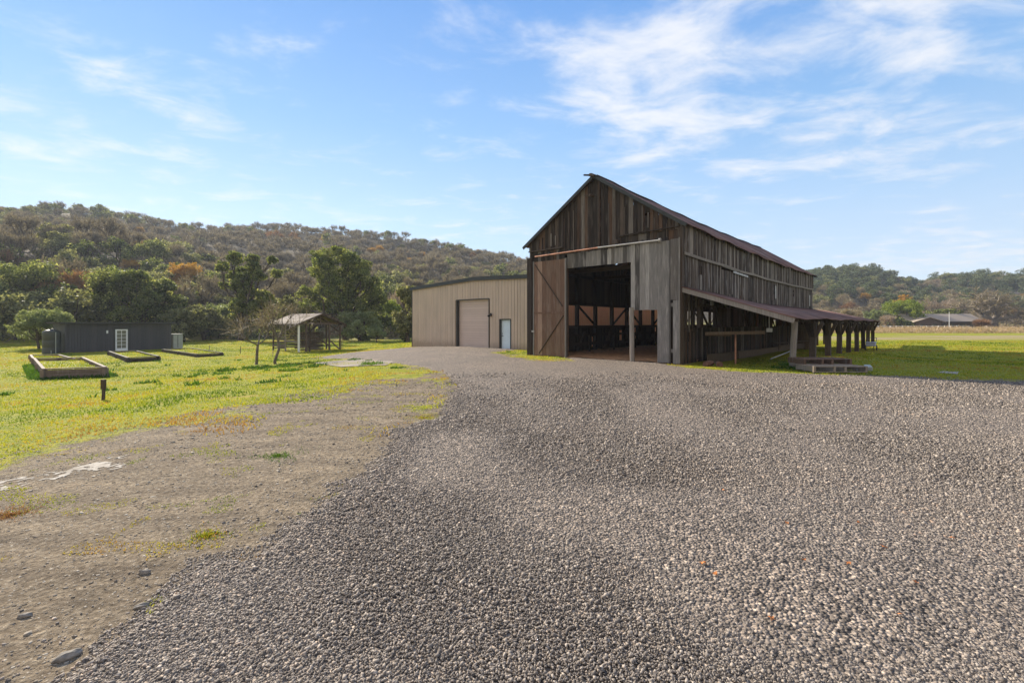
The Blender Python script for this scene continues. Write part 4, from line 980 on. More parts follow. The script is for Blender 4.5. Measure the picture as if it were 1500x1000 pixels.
def crown_pts(lobes, g, per=350, kcl=14, sub=.42, zsq=.85):
    """points of leaf clumps spread over each lobe, and a tone per leaf"""
    P = []; T = []
    tot = sum(l[3] ** 2 for l in lobes)
    for (x, y, z, r) in lobes:
        nk = max(5, int(kcl)); d = g.normal(size=(nk, 3)); d /= np.linalg.norm(d, axis=1, keepdims=True); 
        cc = np.array([x, y, z]) + d * r * g.uniform(.45, .92, (nk, 1)) * np.array([1, 1, zsq])
        n = int(per * len(lobes) * r ** 2 / tot / nk) + 1
        for c in cc:
            rr = r * sub * g.uniform(.6, 1.25); q = g.normal(size=(n, 3)); q /= np.linalg.norm(q, axis=1, keepdims=True)
            P.append(c + q * rr * (g.random((n, 1)) ** .45) * np.array([1, 1, .85])); T.append(np.clip(g.uniform(.1, .9) + g.normal(size=n) * .18, 0, 1))
    return np.concatenate(P), np.concatenate(T)
def limb_segs(p, q, r0, r1, g, k=4, wob=.08):
    p = np.array(p, float); q = np.array(q, float); L_ = np.linalg.norm(q - p); pts = [p + (q - p) * t + (g.normal(size=3) * L_ * wob * math.sin(math.pi * t)) for t in np.linspace(0, 1, k + 1)]
    out = []
    for i in range(k): a = r0 + (r1 - r0) * i / k; b = r0 + (r1 - r0) * (i + 1) / k; out.append([*pts[i], *pts[i + 1], a, b])
    return out
def oak_parts(lobes, H, g, leaf=.3, per=300, kcl=14, sub=.42, trunk_r=.32, fork=.25, n=5):
    P, T = crown_pts(lobes, g, per, kcl, sub)
    segs = limb_segs((0, 0, -.4), (g.uniform(-.2, .2), g.uniform(-.2, .2), H * fork), trunk_r * 1.25, trunk_r * .85, g, 3)
    top = np.array(segs[-1][3:6])
    for (x, y, z, r) in lobes:
        e = np.array([x, y, z]); s2 = limb_segs(top, e, trunk_r * .5, trunk_r * .15, g, 4); segs += s2
        for _ in range(3):
            d = g.normal(size=3); d /= np.linalg.norm(d); segs += limb_segs(s2[-2][3:6], e + d * r * .8, trunk_r * .16, trunk_r * .05, g, 2)
    tv, tf = tubes_np(segs, n); lv, lf, lr = leaves_np(P, leaf, g, .65, T)
    return (tv, tf), (lv, lf, lr)
def rand_lobes(g, H, W, k=7, low=.3):
    out = []
    for i in range(k):
        a = g.uniform(0, 2 * math.pi); t = i / max(1, k - 1); z = H * (low + (.93 - low) * t ** .8); rad = W * .5 * math.sqrt(max(.05, 1 - ((t - .35) / .8) ** 2)) * g.uniform(.35, .75)
        if i == k - 1: rad *= .3
        r = min(W, H) * g.uniform(.20, .32); z = min(z, H - r * .9); out.append((rad * math.cos(a), rad * math.sin(a), z, r))
    return out
def bare_parts(g, H, W, lv=4, kids=4, tw=.03, tr=.22, twn=2, twl=.9, fork=.28, n=4, upb=.55):
    """leafless tree: recursive limbs; the last order are slivers of twig"""
    segs = []; tw_c = []; tw_d = []
    def rec(p, d, L_, r, l):
        q = p; dd = d.copy()
        k = 2 if l > 1 else 2
        for i in range(k):
            dd = dd + g.normal(size=3) * .20 + np.array([0, 0, .06]); dd /= np.linalg.norm(dd); nq = q + dd * L_ / k
            segs.append([*q, *nq, r * (1 - .3 * i / k), r * (1 - .3 * (i + 1) / k)]); q = nq
            if l <= 2:
                for _ in range(twn):
                    t = dd + g.normal(size=3) * .55 + np.array([0, 0, .25]); t /= np.linalg.norm(t); tw_c.append(q - dd * L_ / k * g.random()); tw_d.append(t * twl * g.uniform(.5, 1.2))
        if l == 0: return
        for _ in range(kids if l > 1 else kids - 1):
            t = g.normal(size=3); t -= dd * t.dot(dd); t /= np.linalg.norm(t) + 1e-9
            nd = dd * g.uniform(.55, .95) + t * g.uniform(.5, .95) * (W / H) + np.array([0, 0, upb * .25]); nd /= np.linalg.norm(nd)
            rec(q - dd * L_ * g.uniform(0, .3), nd, L_ * g.uniform(.58, .82), r * .58, l - 1)
    segs += limb_segs((0, 0, -.4), (g.uniform(-.15, .15), g.uniform(-.15, .15), H * fork), tr * 1.2, tr * .85, g, 3, .04)
    top = np.array(segs[-1][3:6])
    tot = sum(.72 ** i for i in range(lv)); L0 = H * (1 - fork) / tot * .86
    for i in range(kids + 1):
        a = 2 * math.pi * (i + g.uniform(-.3, .3)) / (kids + 1); tl = g.uniform(.3, .9) * W / H * 1.2
        d = np.array([math.cos(a) * tl, math.sin(a) * tl, 1.0]); d /= np.linalg.norm(d); rec(top, d, L0 * g.uniform(.8, 1.1), tr * .55, lv - 1)
    tv, tf = tubes_np(segs, n)
    c = np.array(tw_c); d = np.array(tw_d); w = np.cross(d, g.normal(size=d.shape)); w /= np.linalg.norm(w, axis=1, keepdims=True) + 1e-9; w *= tw * .5
    lv_ = np.stack([c - w, c + w, c + d + w * .3, c + d - w * .3], 1).reshape(-1, 3)
    return (tv, tf), (lv_, np.arange(len(c) * 4).reshape(-1, 4), np.repeat(g.random(len(c)), 4))
def fit(parts, H, W):
    (tv, tf), (lv, lf, lr) = parts; q = np.vstack([tv, lv]); kz = H / np.percentile(lv[:, 2], 99.5); kx = W * .5 / np.percentile(np.hypot(lv[:, 0], lv[:, 1]), 97)
    S_ = np.array([kx, kx, kz]); return (tv * S_, tf), (lv * S_, lf, lr)
def merge(parts_t, parts_l):
    tv, tf = parts_t; lv, lf, lr = parts_l
    return np.vstack([tv, lv]), [np.vstack([tf, lf + len(tv)])], np.concatenate([np.full(len(tv), .5), lr]), np.concatenate([np.zeros(len(tf)), np.ones(len(lf))])
def big_tree(name, loc, parts, bark, leaf, label, cat='tree', group=None, rz=0):
    t = empty(name, loc, rz, label, cat, group)
    (tv, tf), (lv, lf, lr) = parts
    np_mesh('trunk', tv, tf, bark, None, t, smoothf=True); np_mesh('crown', lv, lf, leaf, lr, t)
    return t
GG = np.random.default_rng(21)

def px_lobes(px0, base_py, Y, lst, ground_z, dep=.8):
    """lobes written as (photo x, photo y, radius px, depth offset m) turned into metres round the trunk foot"""
    k = Y / F; x0 = (px0 - 750) * k; out = []
    for (px, py, r, dy) in lst: out.append(((px - 750) * k - x0, dy, CAMH + (HOR - py) * k - ground_z, r * k))
    return out
# the two big live oaks
Y1 = 74; b1 = TP(507, Y1)
lob = px_lobes(507, 495, Y1, [(470, 378, 17, 0), (492, 370, 15, 1), (513, 380, 17, -1), (533, 391, 14, .5), (462, 395, 15, 1), (484, 397, 21, -1.5), (508, 402, 22, 1), (531, 408, 18, -1), (548, 413, 10, 0),
    (478, 420, 20, .5), (505, 425, 24, -1.5), (532, 430, 20, 1), (552, 430, 13, 0), (455, 432, 15, -1), (470, 445, 16, 1), (447, 450, 13, 0), (497, 450, 18, 0), (522, 452, 20, -1), (547, 452, 16, .5), (560, 438, 9, 0), (535, 470, 12, -1), (512, 472, 10, 1)], b1.z)
big_tree('oak_tree', b1, oak_parts(lob, 14, GG, .27, 52000 / 22, 32, .36, .45, .2), M['bark'], M['hero_oak'], 'largest dark green live oak, rising behind the open shelter with a broad rounded crown')
Y2 = 70; b2 = TP(352, Y2)
lob = px_lobes(352, 497, Y2, [(325, 390, 10, 0), (335, 402, 9, 1), (352, 380, 12, -1), (365, 378, 10, 1), (373, 392, 11, 0), (398, 381, 8, 0), (400, 400, 9, 1), (385, 405, 10, -1), (350, 400, 13, 1), (328, 418, 7, 0), (362, 412, 14, -1),
    (345, 420, 9, 0), (362, 430, 15, 0), (380, 436, 14, 1), (395, 445, 12, 0), (355, 447, 14, -1), (372, 452, 16, 0), (345, 463, 9, 0), (395, 462, 12, 1)], b2.z)
big_tree('oak_tree', b2, oak_parts(lob, 13, GG, .25, 38000 / 19, 28, .38, .4, .22), M['bark'], M['hero_oak'], 'ivy-clad dark tree with a ragged lopsided top behind the two small bare trees')

def mk(kind, px, Y, H, W, label, leafm, g=GG, leafsz=.3, per=300, k=8, low=.25, name='tree', bark='bark', tr=.25, cat='tree'):
    b = TP(px, Y)
    if kind == 'oak': parts = oak_parts(rand_lobes(g, H, W, k + 4, low), H, g, leafsz, per * 1.5, 24, .34, tr, .2)
    else: parts = fit(bare_parts(g, H, W, lv=5, kids=3, tw=.07, tr=tr, twn=3, twl=1.0, fork=.2), H, W)
    return big_tree(name, b, parts, M[bark], M[leafm], label, cat)
# tree belt on the left, near to far
mk('oak', 54, 47.5, 4.3, 5.2, 'pale olive-green bushy tree at the far left, beside the dark water tank', 'olive', leafsz=.16, per=900, k=12, low=.32, name='olive_tree', tr=.12)
mk('oak', 45, 72, 9.6, 9, 'dark green oak rising behind the olive-green tree at the far left', 'oak', per=650, k=11)
mk('oak', -18, 66, 7.5, 8, 'dark rounded tree cut by the left edge of the photo', 'oak', per=600, k=10)
mk('oak', 172, 70, 10.5, 7.5, 'tall dark tree behind the shed roof, the left one of the close pair', 'oak', per=800, k=12)
mk('oak', 205, 68, 10.8, 7.0, 'tall dark tree behind the shed\'s door side, in the middle of the close group', 'oak', per=800, k=12)
mk('oak', 238, 71, 9.6, 6.0, 'dark tree rising above the right end of the shed roof', 'oak', per=700, k=11)
mk('bare', 112, 74, 8.5, 9, 'reddish-brown bare tree between the dark trees above the shed roof', 'rusty', tr=.2, name='bare_tree')
mk('oak', 268, 102, 9, 7.0, 'golden-yellow tree at the hill\'s foot, right of the shed', 'gold', per=450, k=8, low=.3, name='golden_tree')
mk('oak', 268, 66, 4.8, 6.5, 'low green bushy tree just right of the shed', 'oak_pale', per=600, k=9, low=.2)
mk('oak', 297, 72, 5.6, 6.0, 'rounded pale green shrub tree between the shed and the ivy-clad tree', 'oak_pale', per=600, k=9, low=.15)
mk('oak', 321, 78, 6.0, 6.0, 'yellow-green shrub tree just left of the ivy-clad tree', 'olive', per=500, k=9, low=.15)
mk('oak', 425, 76, 7.2, 6.0, 'green bushy tree filling the gap left of the largest live oak', 'oak_pale', per=600, k=9, low=.15)
mk('oak', 440, 82, 5, 6.0, 'low dark shrub tree behind the open shelter roof', 'oak', per=500, k=8, low=.1)
mk('oak', 527, 69, 4.6, 7.5, 'yellow-green bushy growth under the right side of the largest live oak', 'olive', per=600, k=9, low=.1)
mk('oak', 573, 86, 7, 6.5, 'bright green bushy tree between the largest live oak and the steel building', 'bright', per=650, k=9, low=.15)
mk('oak', 560, 80, 4.6, 7.5, 'dark shrub mass behind the small grey-green sapling', 'oak', per=600, k=9, low=.1)
mk('oak', 597, 58, 7.2, 4.0, 'tall pale green tree against the left corner of the steel building', 'oak_pale', per=800, k=12, low=.12)
mk('oak', 553, 62, 2.2, 3.2, 'small grey-green sapling alone on the meadow left of the steel building', 'olive', leafsz=.14, per=260, k=5, low=.5, tr=.07)
mk('oak', 672, 88, 10.5, 6.0, 'pale green tree whose top shows just above the steel building roof', 'oak_pale', per=500, k=9)
mk('bare', 255, 78, 8.5, 8, 'grey bare tree beside the golden-yellow tree', 'twig', name='bare_tree')
mk('bare', 300, 88, 9.5, 9, 'bare tree right behind the pale green shrub tree', 'twig', name='bare_tree')
mk('bare', 415, 92, 9.5, 9, 'grey bare tree seen between the two big live oaks', 'twig', name='bare_tree')
mk('bare', 585, 100, 9, 9, 'pale bare tree above the bright green bushy tree', 'twig_pink', name='bare_tree')
# the two small bare orchard trees
def orchard(px, Y, H, W, label, lean):
    g = np.random.default_rng(int(px)); b = TP(px, Y)
    P = fit(bare_parts(g, H, W, lv=4, kids=3, tw=.014, tr=.058, twn=2, twl=.55, fork=.30, n=6, upb=.3), H, W)
    return big_tree('small_bare_tree', b, P, M['bark_grey'], M['twig'], label, 'tree', 'small bare trees on the lawn')
orchard(373, 28.6, 3.5, 4.2, 'thinner of the two small bare trees on the lawn, the one on the left', -.2)
orchard(405, 28.2, 4.2, 4.6, 'thicker of the two small bare trees on the lawn, nearer the shelter', 0)

# ---- right side: big bare valley oak by the far house, hedge trees
g = np.random.default_rng(77); bq = TP(1452, 164)
big_tree('valley_oak', bq, fit(bare_parts(g, 12.5, 19, lv=6, kids=3, tw=.09, tr=.7, twn=1, twl=1.1, fork=.16, n=5, upb=.1), 14, 27), M['bark_grey'], M['twig_tan'], 'big spreading bare oak just right of the distant low house')
mk('oak', 1381, 165, 7.6, 17, 'broad dark evergreen directly behind the distant house roof', 'oak', per=500, k=12, leafsz=.45)
mk('oak', 1325, 160, 11, 15, 'yellow-green leafy tree left of the distant house', 'bright', per=500, k=11, leafsz=.45)
mk('oak', 1318, 150, 4, 7, 'dark round bush beside the distant house\'s left end', 'oak', per=300, k=6, leafsz=.4)
mk('oak', 1286, 162, 7, 11, 'olive-green tree between the barn lean-to and the distant house', 'olive', per=400, k=9, leafsz=.45)
mk('oak', 1323, 190, 14, 8, 'golden-brown leafy tree on the slope behind the yellow-green one', 'gold', per=300, k=7, leafsz=.45)
mk('bare', 1300, 152, 5, 6, 'pinkish bare shrub left of the distant house', 'twig_pink', name='bare_tree')
mk('bare', 1438, 147, 3.6, 5, 'red-twigged bush at the distant house\'s right end', 'rusty', name='bush', cat='bush')
mk('bare', 1365, 180, 12, 12, 'pale pinkish bare tree above the broad dark evergreen, on its left', 'twig_pink', name='bare_tree')
mk('bare', 1392, 182, 12, 12, 'pale pinkish bare tree above the distant house roof\'s middle', 'twig_pink', name='bare_tree')
mk('bare', 1245, 150, 7, 9, 'tan bare tree above the far end of the lean-to roof', 'twig_tan', name='bare_tree')

# ---- hillside trees: prototypes shared by many individuals
def proto(parts, leafm, barkm='bark'):
    V, Fc, Rv, fm = merge(*parts); o = np_mesh('p', V, Fc, [M[barkm], M[leafm]], Rv, fm=fm); me = o.data; bpy.data.objects.remove(o); return me
gp_ = np.random.default_rng(303)
def evp(leafm, H=8, W=9, per=230, ls=.5): return proto(oak_parts(rand_lobes(gp_, H, W, 11, .15), H, gp_, ls, per, 14, .42, .25, .2, 4), leafm)
def bap(leafm, H=10, W=9): return proto(bare_parts(gp_, H, W, lv=4, kids=4, tw=.10, tr=.24, twn=2, twl=1.25, fork=.2, n=3, upb=1.3), leafm, 'bark_grey' if 'tan' in leafm or 'pink' in leafm else 'bark')
PROT = {'ever': [evp('oak_pale'), evp('oak_pale', 8, 10), evp('oak'), evp('oak', 9, 8), evp('oak_pale', 7, 9)],
        'far': [evp('farblue'), evp('farblue', 8, 9), evp('farblue', 10, 9), evp('oak_pale', 8, 10)],
        'bare': [bap('twig'), bap('twig', 9, 10), bap('twig', 11, 9), bap('twig', 8, 8)],
        'tan': [bap('twig_tan'), bap('twig_tan', 9, 10), bap('twig_pink', 8, 9)],
        'rust': [bap('rusty'), bap('gold', 8, 8)]}
def scatter(a0, a1, spacing, extra=1.0, seed=1, rmax=1.12):
    """jittered grid of spots over the hill between two bearings given as photo columns"""
    g = np.random.default_rng(seed); A0, A1 = math.atan((a0 - 750) / F), math.atan((a1 - 750) / F); out = []
    xs = np.arange(-460, 620, spacing); ys = np.arange(60, 620, spacing)
    X, Y = np.meshgrid(xs, ys); X = X + g.uniform(-.48, .48, X.shape) * spacing; Y = Y + g.uniform(-.48, .48, Y.shape) * spacing
    a = np.arctan2(X, Y); r = np.hypot(X, Y); h = hill(X, Y); rc = np.interp(a, ang_t, CR_R); r0 = np.interp(a, ang_t, CR_0)
    ok = (a > A0) & (a < A1) & (r < rc * rmax) & (r > r0 + 2)
    px = 750 + F * X / Y; py = HOR - F * (gz(X, Y) - CAMH) / Y
    # golden open strips kept free of trees
    open_ = (np.abs(py - np.interp(px, [262, 300, 340, 380, 430, 480, 520], [391, 384, 371, 371, 364, 366, 372])) < 4.5) & (px > 262) & (px < 500)
    open_ |= (np.abs(py - np.interp(px, [680, 700, 740], [397, 396, 404])) < 2.2) & (px > 680) & (px < 735)
    open_ |= ((px - 1450) / 30) ** 2 + ((py - 452) / 12) ** 2 < 1
    open_ |= ((px - 1448) / 9) ** 2 + ((py - 438) / 2.5) ** 2 < 1
    ok &= ~open_
    X, Y, px, py, r = X[ok], Y[ok], px[ok], py[ok], r[ok]; o = np.argsort(r)
    return [(X[i], Y[i], px[i], py[i], r[i]) for i in o]
spots_l = scatter(-60, 1000, 6.3, seed=4)
spots_r = scatter(1120, 1580, 7.6, seed=9)
cnt = {}
rest = []
LIM = 280
LAB = {('l', 'ever'): ('hillside_evergreen', 'green live oak among many on the wooded left hillside', 'evergreen trees on the left hillside'),
       ('l', 'bare'): ('hillside_bare_tree', 'grey-brown leafless oak among many on the left hillside', 'bare trees on the left hillside'),
       ('l', 'rust'): ('hillside_autumn_tree', 'rust or golden leaved tree among the bare ones on the left hillside', 'autumn-coloured trees on the left hillside'),
       ('r', 'far'): ('hillside_dark_oak', 'dark or pale green oak among many on the hills behind the distant house', 'green oaks on the right hills'),
       ('r', 'tan'): ('hillside_tan_tree', 'tan leafless tree among many at the foot of the right hills', 'tan bare trees on the right hills'),
       ('r', 'rust'): ('hillside_gold_tree', 'golden or rust tree among the oaks of the right hills', 'autumn-coloured trees on the right hills')}
g = np.random.default_rng(8)
def put(side, kind, X, Y, sc):
    k = (side, kind); cnt[k] = cnt.get(k, 0) + 1
    if cnt[k] > LIM: rest.append((k, X, Y, sc)); return
    me = PROT[kind][int(g.integers(len(PROT[kind])))]; nm, lab, grp = LAB[k]
    pc = 750 + F * X / Y; rr_ = math.hypot(X, Y); a_ = math.atan2(X, Y); tt = (rr_ - float(np.interp(a_, ang_t, CR_0))) / float(np.interp(a_, ang_t, CR_R) - np.interp(a_, ang_t, CR_0))
    if side == 'l':
        where = 'above the grey shed' if pc < 262 else ('above the big live oaks' if pc < 590 else 'above the steel building')
        hw_ = 'low on the left hillside' if tt < .3 else ('half-way up the left hillside' if tt < .75 else 'near the left skyline')
    else:
        where = 'above the lean-to roof' if pc < 1310 else ('above the distant house' if pc < 1440 else 'beyond the spreading bare oak')
        hw_ = 'low on the right hills' if tt < .3 else ('half-way up the right hills' if tt < .75 else 'near the right skyline')
    what = {'ever': 'green live oak', 'bare': 'grey-brown leafless oak', 'rust': 'rust or gold leaved tree', 'far': 'green oak', 'tan': 'tan leafless tree'}[kind]
    lab = what + ' ' + hw_ + ' ' + where; grp = lab.replace('oak', 'oaks', 1).replace('tree', 'trees', 1)
    o = bpy.data.objects.new(nm, me); COL.objects.link(o); o.location = (X, Y, float(gz(X, Y)) - .3); o.rotation_euler = (0, 0, g.uniform(0, 6.28)); o.scale = (sc * g.uniform(.85, 1.15), sc * g.uniform(.85, 1.15), sc * g.uniform(.85, 1.1))
    tag(o, lab, 'tree', grp)
for (X, Y, px, py, r) in spots_l:
    if px < -60 or (px > 785 and r < 250): continue
    v = float(vnoise(X, Y, 28, 31)) * .5 + float(vnoise(X, Y, 11, 32)) * .25
    pe = .80 if py > 412 else (.62 if (py > 375 and px < 300) else .10)
    if py < 332 and px < 260: pe = .55
    if py > 405 and px > 280: pe = .22
    pe = pe + v * .45
    u = g.random()
    kind = 'ever' if u < pe else ('rust' if g.random() < .03 + .08 * (vnoise(X, Y, 35, 40) > .45) else 'bare')
    put('l', kind, X, Y, g.uniform(.62, 1.02) * (.8 if r > 250 else 1))
for (X, Y, px, py, r) in spots_r:
    if px < 1150 and r < 300: continue
    dark = (px < 1345 and py < 432) or py < 416
    v = float(vnoise(X, Y, 40, 51)) * .35
    pf = (.92 if dark else .38) + v
    kind = 'far' if g.random() < pf else ('rust' if g.random() < .05 else 'tan')
    put('r', kind, X, Y, g.uniform(.6, 1.05))
# the trees beyond the individuals, one wood object per kind
for k in LAB:
    ls = [q for q in rest if q[0] == k]
    if not ls: continue
    Vs = []; Fs = []; Rs = []; Ms = []; off = 0; mats = []; lean = []
    for me in PROT[k[1]][:4]:
        nv = len(me.vertices); co = np.empty(nv * 3, np.float32); me.vertices.foreach_get('co', co); co = co.reshape(-1, 3)
        fl = np.empty(len(me.loops), np.int32); me.loops.foreach_get('vertex_index', fl); fl = fl.reshape(-1, 4)
        rv = np.empty(nv, np.float32); me.attributes['rnd'].data.foreach_get('value', rv)
        mi = np.empty(len(me.polygons), np.int32); me.polygons.foreach_get('material_index', mi)
        keep = g.random(len(fl)) < .6; fl = fl[keep]; mi = mi[keep]
        for mt in me.materials:
            if mt not in mats: mats.append(mt)
        mi = np.array([mats.index(me.materials[0]), mats.index(me.materials[1])])[mi]
        lean.append((co, fl, rv, mi))
    for (_, X, Y, sc) in ls:
        co, fl, rv, mi = lean[int(g.integers(len(lean)))]; a = g.uniform(0, 6.28); c, s = math.cos(a), math.sin(a)
        q = np.stack([(co[:, 0] * c - co[:, 1] * s) * sc + X, (co[:, 0] * s + co[:, 1] * c) * sc + Y, co[:, 2] * sc + float(gz(X, Y)) - .3], -1)
        Vs.append(q); Fs.append(fl + off); Rs.append(rv); Ms.append(mi); off += len(co)
    o = np_mesh({'ever': 'far_evergreen_wood', 'bare': 'far_bare_wood', 'far': 'far_oak_wood', 'tan': 'far_tan_wood', 'rust': 'far_autumn_wood'}[k[1]], np.vstack(Vs), np.vstack(Fs), mats, np.concatenate(Rs), fm=np.concatenate(Ms))
    tag(o, {'ever': 'evergreen wood', 'bare': 'leafless wood', 'far': 'dark oak wood', 'tan': 'tan leafless wood', 'rust': 'autumn wood'}[k[1]] + ' covering the farther slopes of the %s hills' % ('left' if k[0] == 'l' else 'right'), 'wood', kind='stuff')
print('TREES', cnt, 'rest', len(rest))

# underbrush on the hills and along the tree line: twig clumps and low leaves
def brush(name, pts, size, hgt, mat, label, cat='brush', per=60, asp=.12, up=.0, ls=.5):
    P = np.array(pts); n = len(P); c = np.repeat(P, per, 0); c = c + GG.normal(size=c.shape) * np.array([size, size, hgt * .35]); c[:, 2] += hgt * .4
    v, f, r = leaves_np(c, ls, GG, asp, None, up)
    o = np_mesh(name, v, f, M[mat], r); tag(o, label, cat, kind='stuff'); return o
def line_pts(px0, px1, Ya, Yb, n):
    out = []
    for _ in range(n): px = GG.uniform(px0, px1); Y = GG.uniform(Ya, Yb); x = (px - 750) / F * Y; out.append((x, Y, float(gz(x, Y))))
    return out
brush('underbrush', line_pts(-60, 620, 78, 100, 520), .9, 1.6, 'twig', 'tangled grey-brown underbrush along the foot of the left hill', per=70, ls=.8)
brush('shrub_belt', line_pts(-60, 460, 74, 92, 150), .8, 1.8, 'oak', 'low dark green shrubs along the meadow\'s far edge', per=160, asp=.6, ls=.3)
sl = [(X, Y, float(gz(X, Y))) for (X, Y, px, py, r) in scatter(-60, 800, 8.5, seed=14) if True]
brush('hillside_brush', sl, 2.6, 1.5, 'twig', 'brown leafless brush covering the left hillside under the trees', per=60, asp=.1, ls=1.3)
sr = [(X, Y, float(gz(X, Y))) for (X, Y, px, py, r) in scatter(1180, 1560, 11, seed=15)]
brush('hillside_scrub', sr, 3.0, 1.4, 'twig_tan', 'tan scrub covering the right hills under the trees', per=45, asp=.3, ls=1.3)
# tall dry weeds at the far edge of the right field
wp = [(GG.uniform(20, 230), GG.uniform(98, 138)) for _ in range(2600)]
wp = [(x, y, float(gz(x, y))) for x, y in wp if 1100 < 750 + F * x / y < 1620]
brush('dry_weeds', wp, .9, 1.0, 'dry', 'band of tall tan dry weeds across the far side of the right field', per=34, asp=.1, ls=.9)

# ------------------------------------------------------------------ far house, fence, flagpole, white shed
def build_house():
    Y = 155; k = Y / F; x0 = (1330 - 750) * k; x1 = (1437 - 750) * k; z0 = float(gz((x0 + x1) / 2, Y)) - .1
    b = empty('ranch_house', (x0, Y, z0), R(-3), 'distant low ranch house with long tan roof and gabled left wing, beyond the field', 'house')
    W = x1 - x0; e = 2.35 - z0; rd = 4.85 - z0
    mb = MB(); mb.box((.6, .9, -.4), (W - .5, 9, e)); mb.build('wall', M['dark_wall'], b)
    def roofslab(mb, A, B, C, D, th=.18): mb.add([A, B, C, D, *[(p[0], p[1], p[2] + th) for p in (A, B, C, D)]], MB.BOXF, .5)
    mb = MB(); roofslab(mb, (0, .1, e - .1), (W, .1, e - .1), (W, 5, rd), (0, 5, rd)); roofslab(mb, (0, 5.01, rd), (W, 5.01, rd), (W, 10, e - .1), (0, 10, e - .1)); rf = mb.build('roof', M['tan_shingle'], b)
    mb = MB(); mb.box((0, .0, e - .22), (W, .09, e - .02)); mb.build('gutter', M['dark_metal'], rf)
    # gabled wing towards the field
    mb = MB(); gw = 10.0; gp2 = e + 1.35
    mb.add([(1.0, -2, -.4), (gw - .8, -2, -.4), (gw - .8, .9, -.4), (1.0, .9, -.4), (1.0, -2, e), (gw - .8, -2, e), (gw - .8, .9, e), (1.0, .9, e)], MB.BOXF)
    mb.add([(.6, -2.01, e - .05), (gw - .4, -2.01, e - .05), (gw / 2 + .1, -2.01, gp2)], [(0, 1, 2)]); mb.build('wing_wall', M['dark_wall'], b)
    mb = MB(); roofslab(mb, (0, -2.6, e - .25), (gw / 2 + .1, -2.6, gp2), (gw / 2 + .1, 4, gp2), (0, 4, e - .25), .16); roofslab(mb, (gw / 2 + .11, -2.6, gp2), (gw + .2, -2.6, e - .25), (gw + .2, 4, e - .25), (gw / 2 + .11, 4, gp2), .16)
    mb.build('wing_roof', M['tan_shingle'], b)
    for (a, w_, h_) in ((2.4, 1.4, 1.1), (6.2, 1.4, 1.1)):
        mb = MB(); mb.box((a, -2.06, .9), (a + w_, -2.02, .9 + h_)); mb.build('window', M['glass'], b)
    for (a, w_) in ((11.5, 1.6), (14.5, 1.2), (17.5, 2), (21, 1.4)):
        mb = MB(); mb.box((a, .84, .8), (a + w_, .88, 2.0)); mb.build('window', M['glass'], b)
build_house()
f = empty('rail_fence', TP(1333, 146), R(-1), 'white post and rail fence in front of the distant ranch house', 'fence')
for i in range(17):
    mb = MB(); mb.box((-12 + i * 1.9, -.06, -.3), (-11.86 + i * 1.9, .06, 1.35)); mb.build('post', M['white'], f)
for z in (.55, 1.15):
    mb = MB(); mb.box((-12, -.1, z), (18.6, -.061, z + .11)); mb.build('rail', M['white'], f)
q = TP(1390.5, 140); mb = MB(); mb.tube((q.x, q.y, q.z - .3), (q.x, q.y, q.z + 5.6), .075, .05, 8); tag(mb.build('flagpole', M['white'], None), 'bare white pole in front of the distant house roof', 'pole')
hy = 262; hq = TP(1488, hy); hq = Vector((hq.x, hq.y, hq.z))
hb = empty('hillside_cottage', hq, .2, 'small white building among the trees high on the far right slope', 'building')
mb = MB(); mb.box((-5, -3, -1.5), (5, 3, 2.6)); mb.build('wall', M['white'], hb)
mb = MB(); mb.add([(-5.4, -3.5, 2.5), (5.4, -3.5, 2.5), (5.4, 0, 4.1), (-5.4, 0, 4.1), (-5.4, 3.5, 2.5), (5.4, 3.5, 2.5)], [(0, 1, 2, 3), (3, 2, 5, 4), (0, 3, 4), (1, 5, 2)]); mb.build('roof', M['old_tin'], hb)
uq = TP(557, 92); ub = empty('hidden_roof', (uq.x, uq.y, uq.z), R(40), 'sliver of pale blue sheet roof glimpsed between dark shrubs right of the largest live oak', 'roof')
mb = MB(); mb.beam((-1.2, 0, 2.9), (1.2, 0, 4.4), 2.0, .06); mb.build('roof_sheet', plain('pale_blue_sheet', (.4, .55, .62), .4), ub)
mb = MB(); mb.box((-1.0, -.8, -.3), (1.0, .8, 2.9)); mb.build('wall', M['dark_wall'], ub)

# ------------------------------------------------------------------ gravel stones, pebbles, rocks, leaves, grass
def stones(name, xy, z, size, mat, label, tone=None, flatz=.5, seed=2):
    g = np.random.default_rng(seed); n = len(xy)
    base = np.array([(-1, -1, -1), (1, -1, -1), (1, 1, -1), (-1, 1, -1), (-1, -1, 1), (1, -1, 1), (1, 1, 1), (-1, 1, 1)], float) * .5
    v = base[None] + g.uniform(-.28, .28, (n, 8, 3)); v[:, 4:, :2] *= .72
    v *= size[:, None, None] * np.stack([g.uniform(.8, 1.5, n), g.uniform(.6, 1.1, n), g.uniform(.4, .9, n) * flatz / .5], -1)[:, None, :]
    # random turn: about z then a tilt
    a = g.uniform(0, 2 * np.pi, n); t = g.normal(size=n) * .35; ca, sa, ct, st = np.cos(a), np.sin(a), np.cos(t), np.sin(t)
    x, y, zz = v[..., 0], v[..., 1] * ct[:, None] - v[..., 2] * st[:, None], v[..., 1] * st[:, None] + v[..., 2] * ct[:, None]
    v = np.stack([x * ca[:, None] - y * sa[:, None] + xy[:, 0:1], x * sa[:, None] + y * ca[:, None] + xy[:, 1:2], zz + (z + size * .12)[:, None]], -1).reshape(-1, 3)
    f = (np.array(MB.BOXF)[None] + (np.arange(n) * 8)[:, None, None]).reshape(-1, 4)
    r = np.repeat(g.random(n) ** 1.1 if tone is None else tone, 8)
    o = np_mesh(name, v, f, M[mat], r); tag(o, label, 'gravel', kind='stuff'); return o
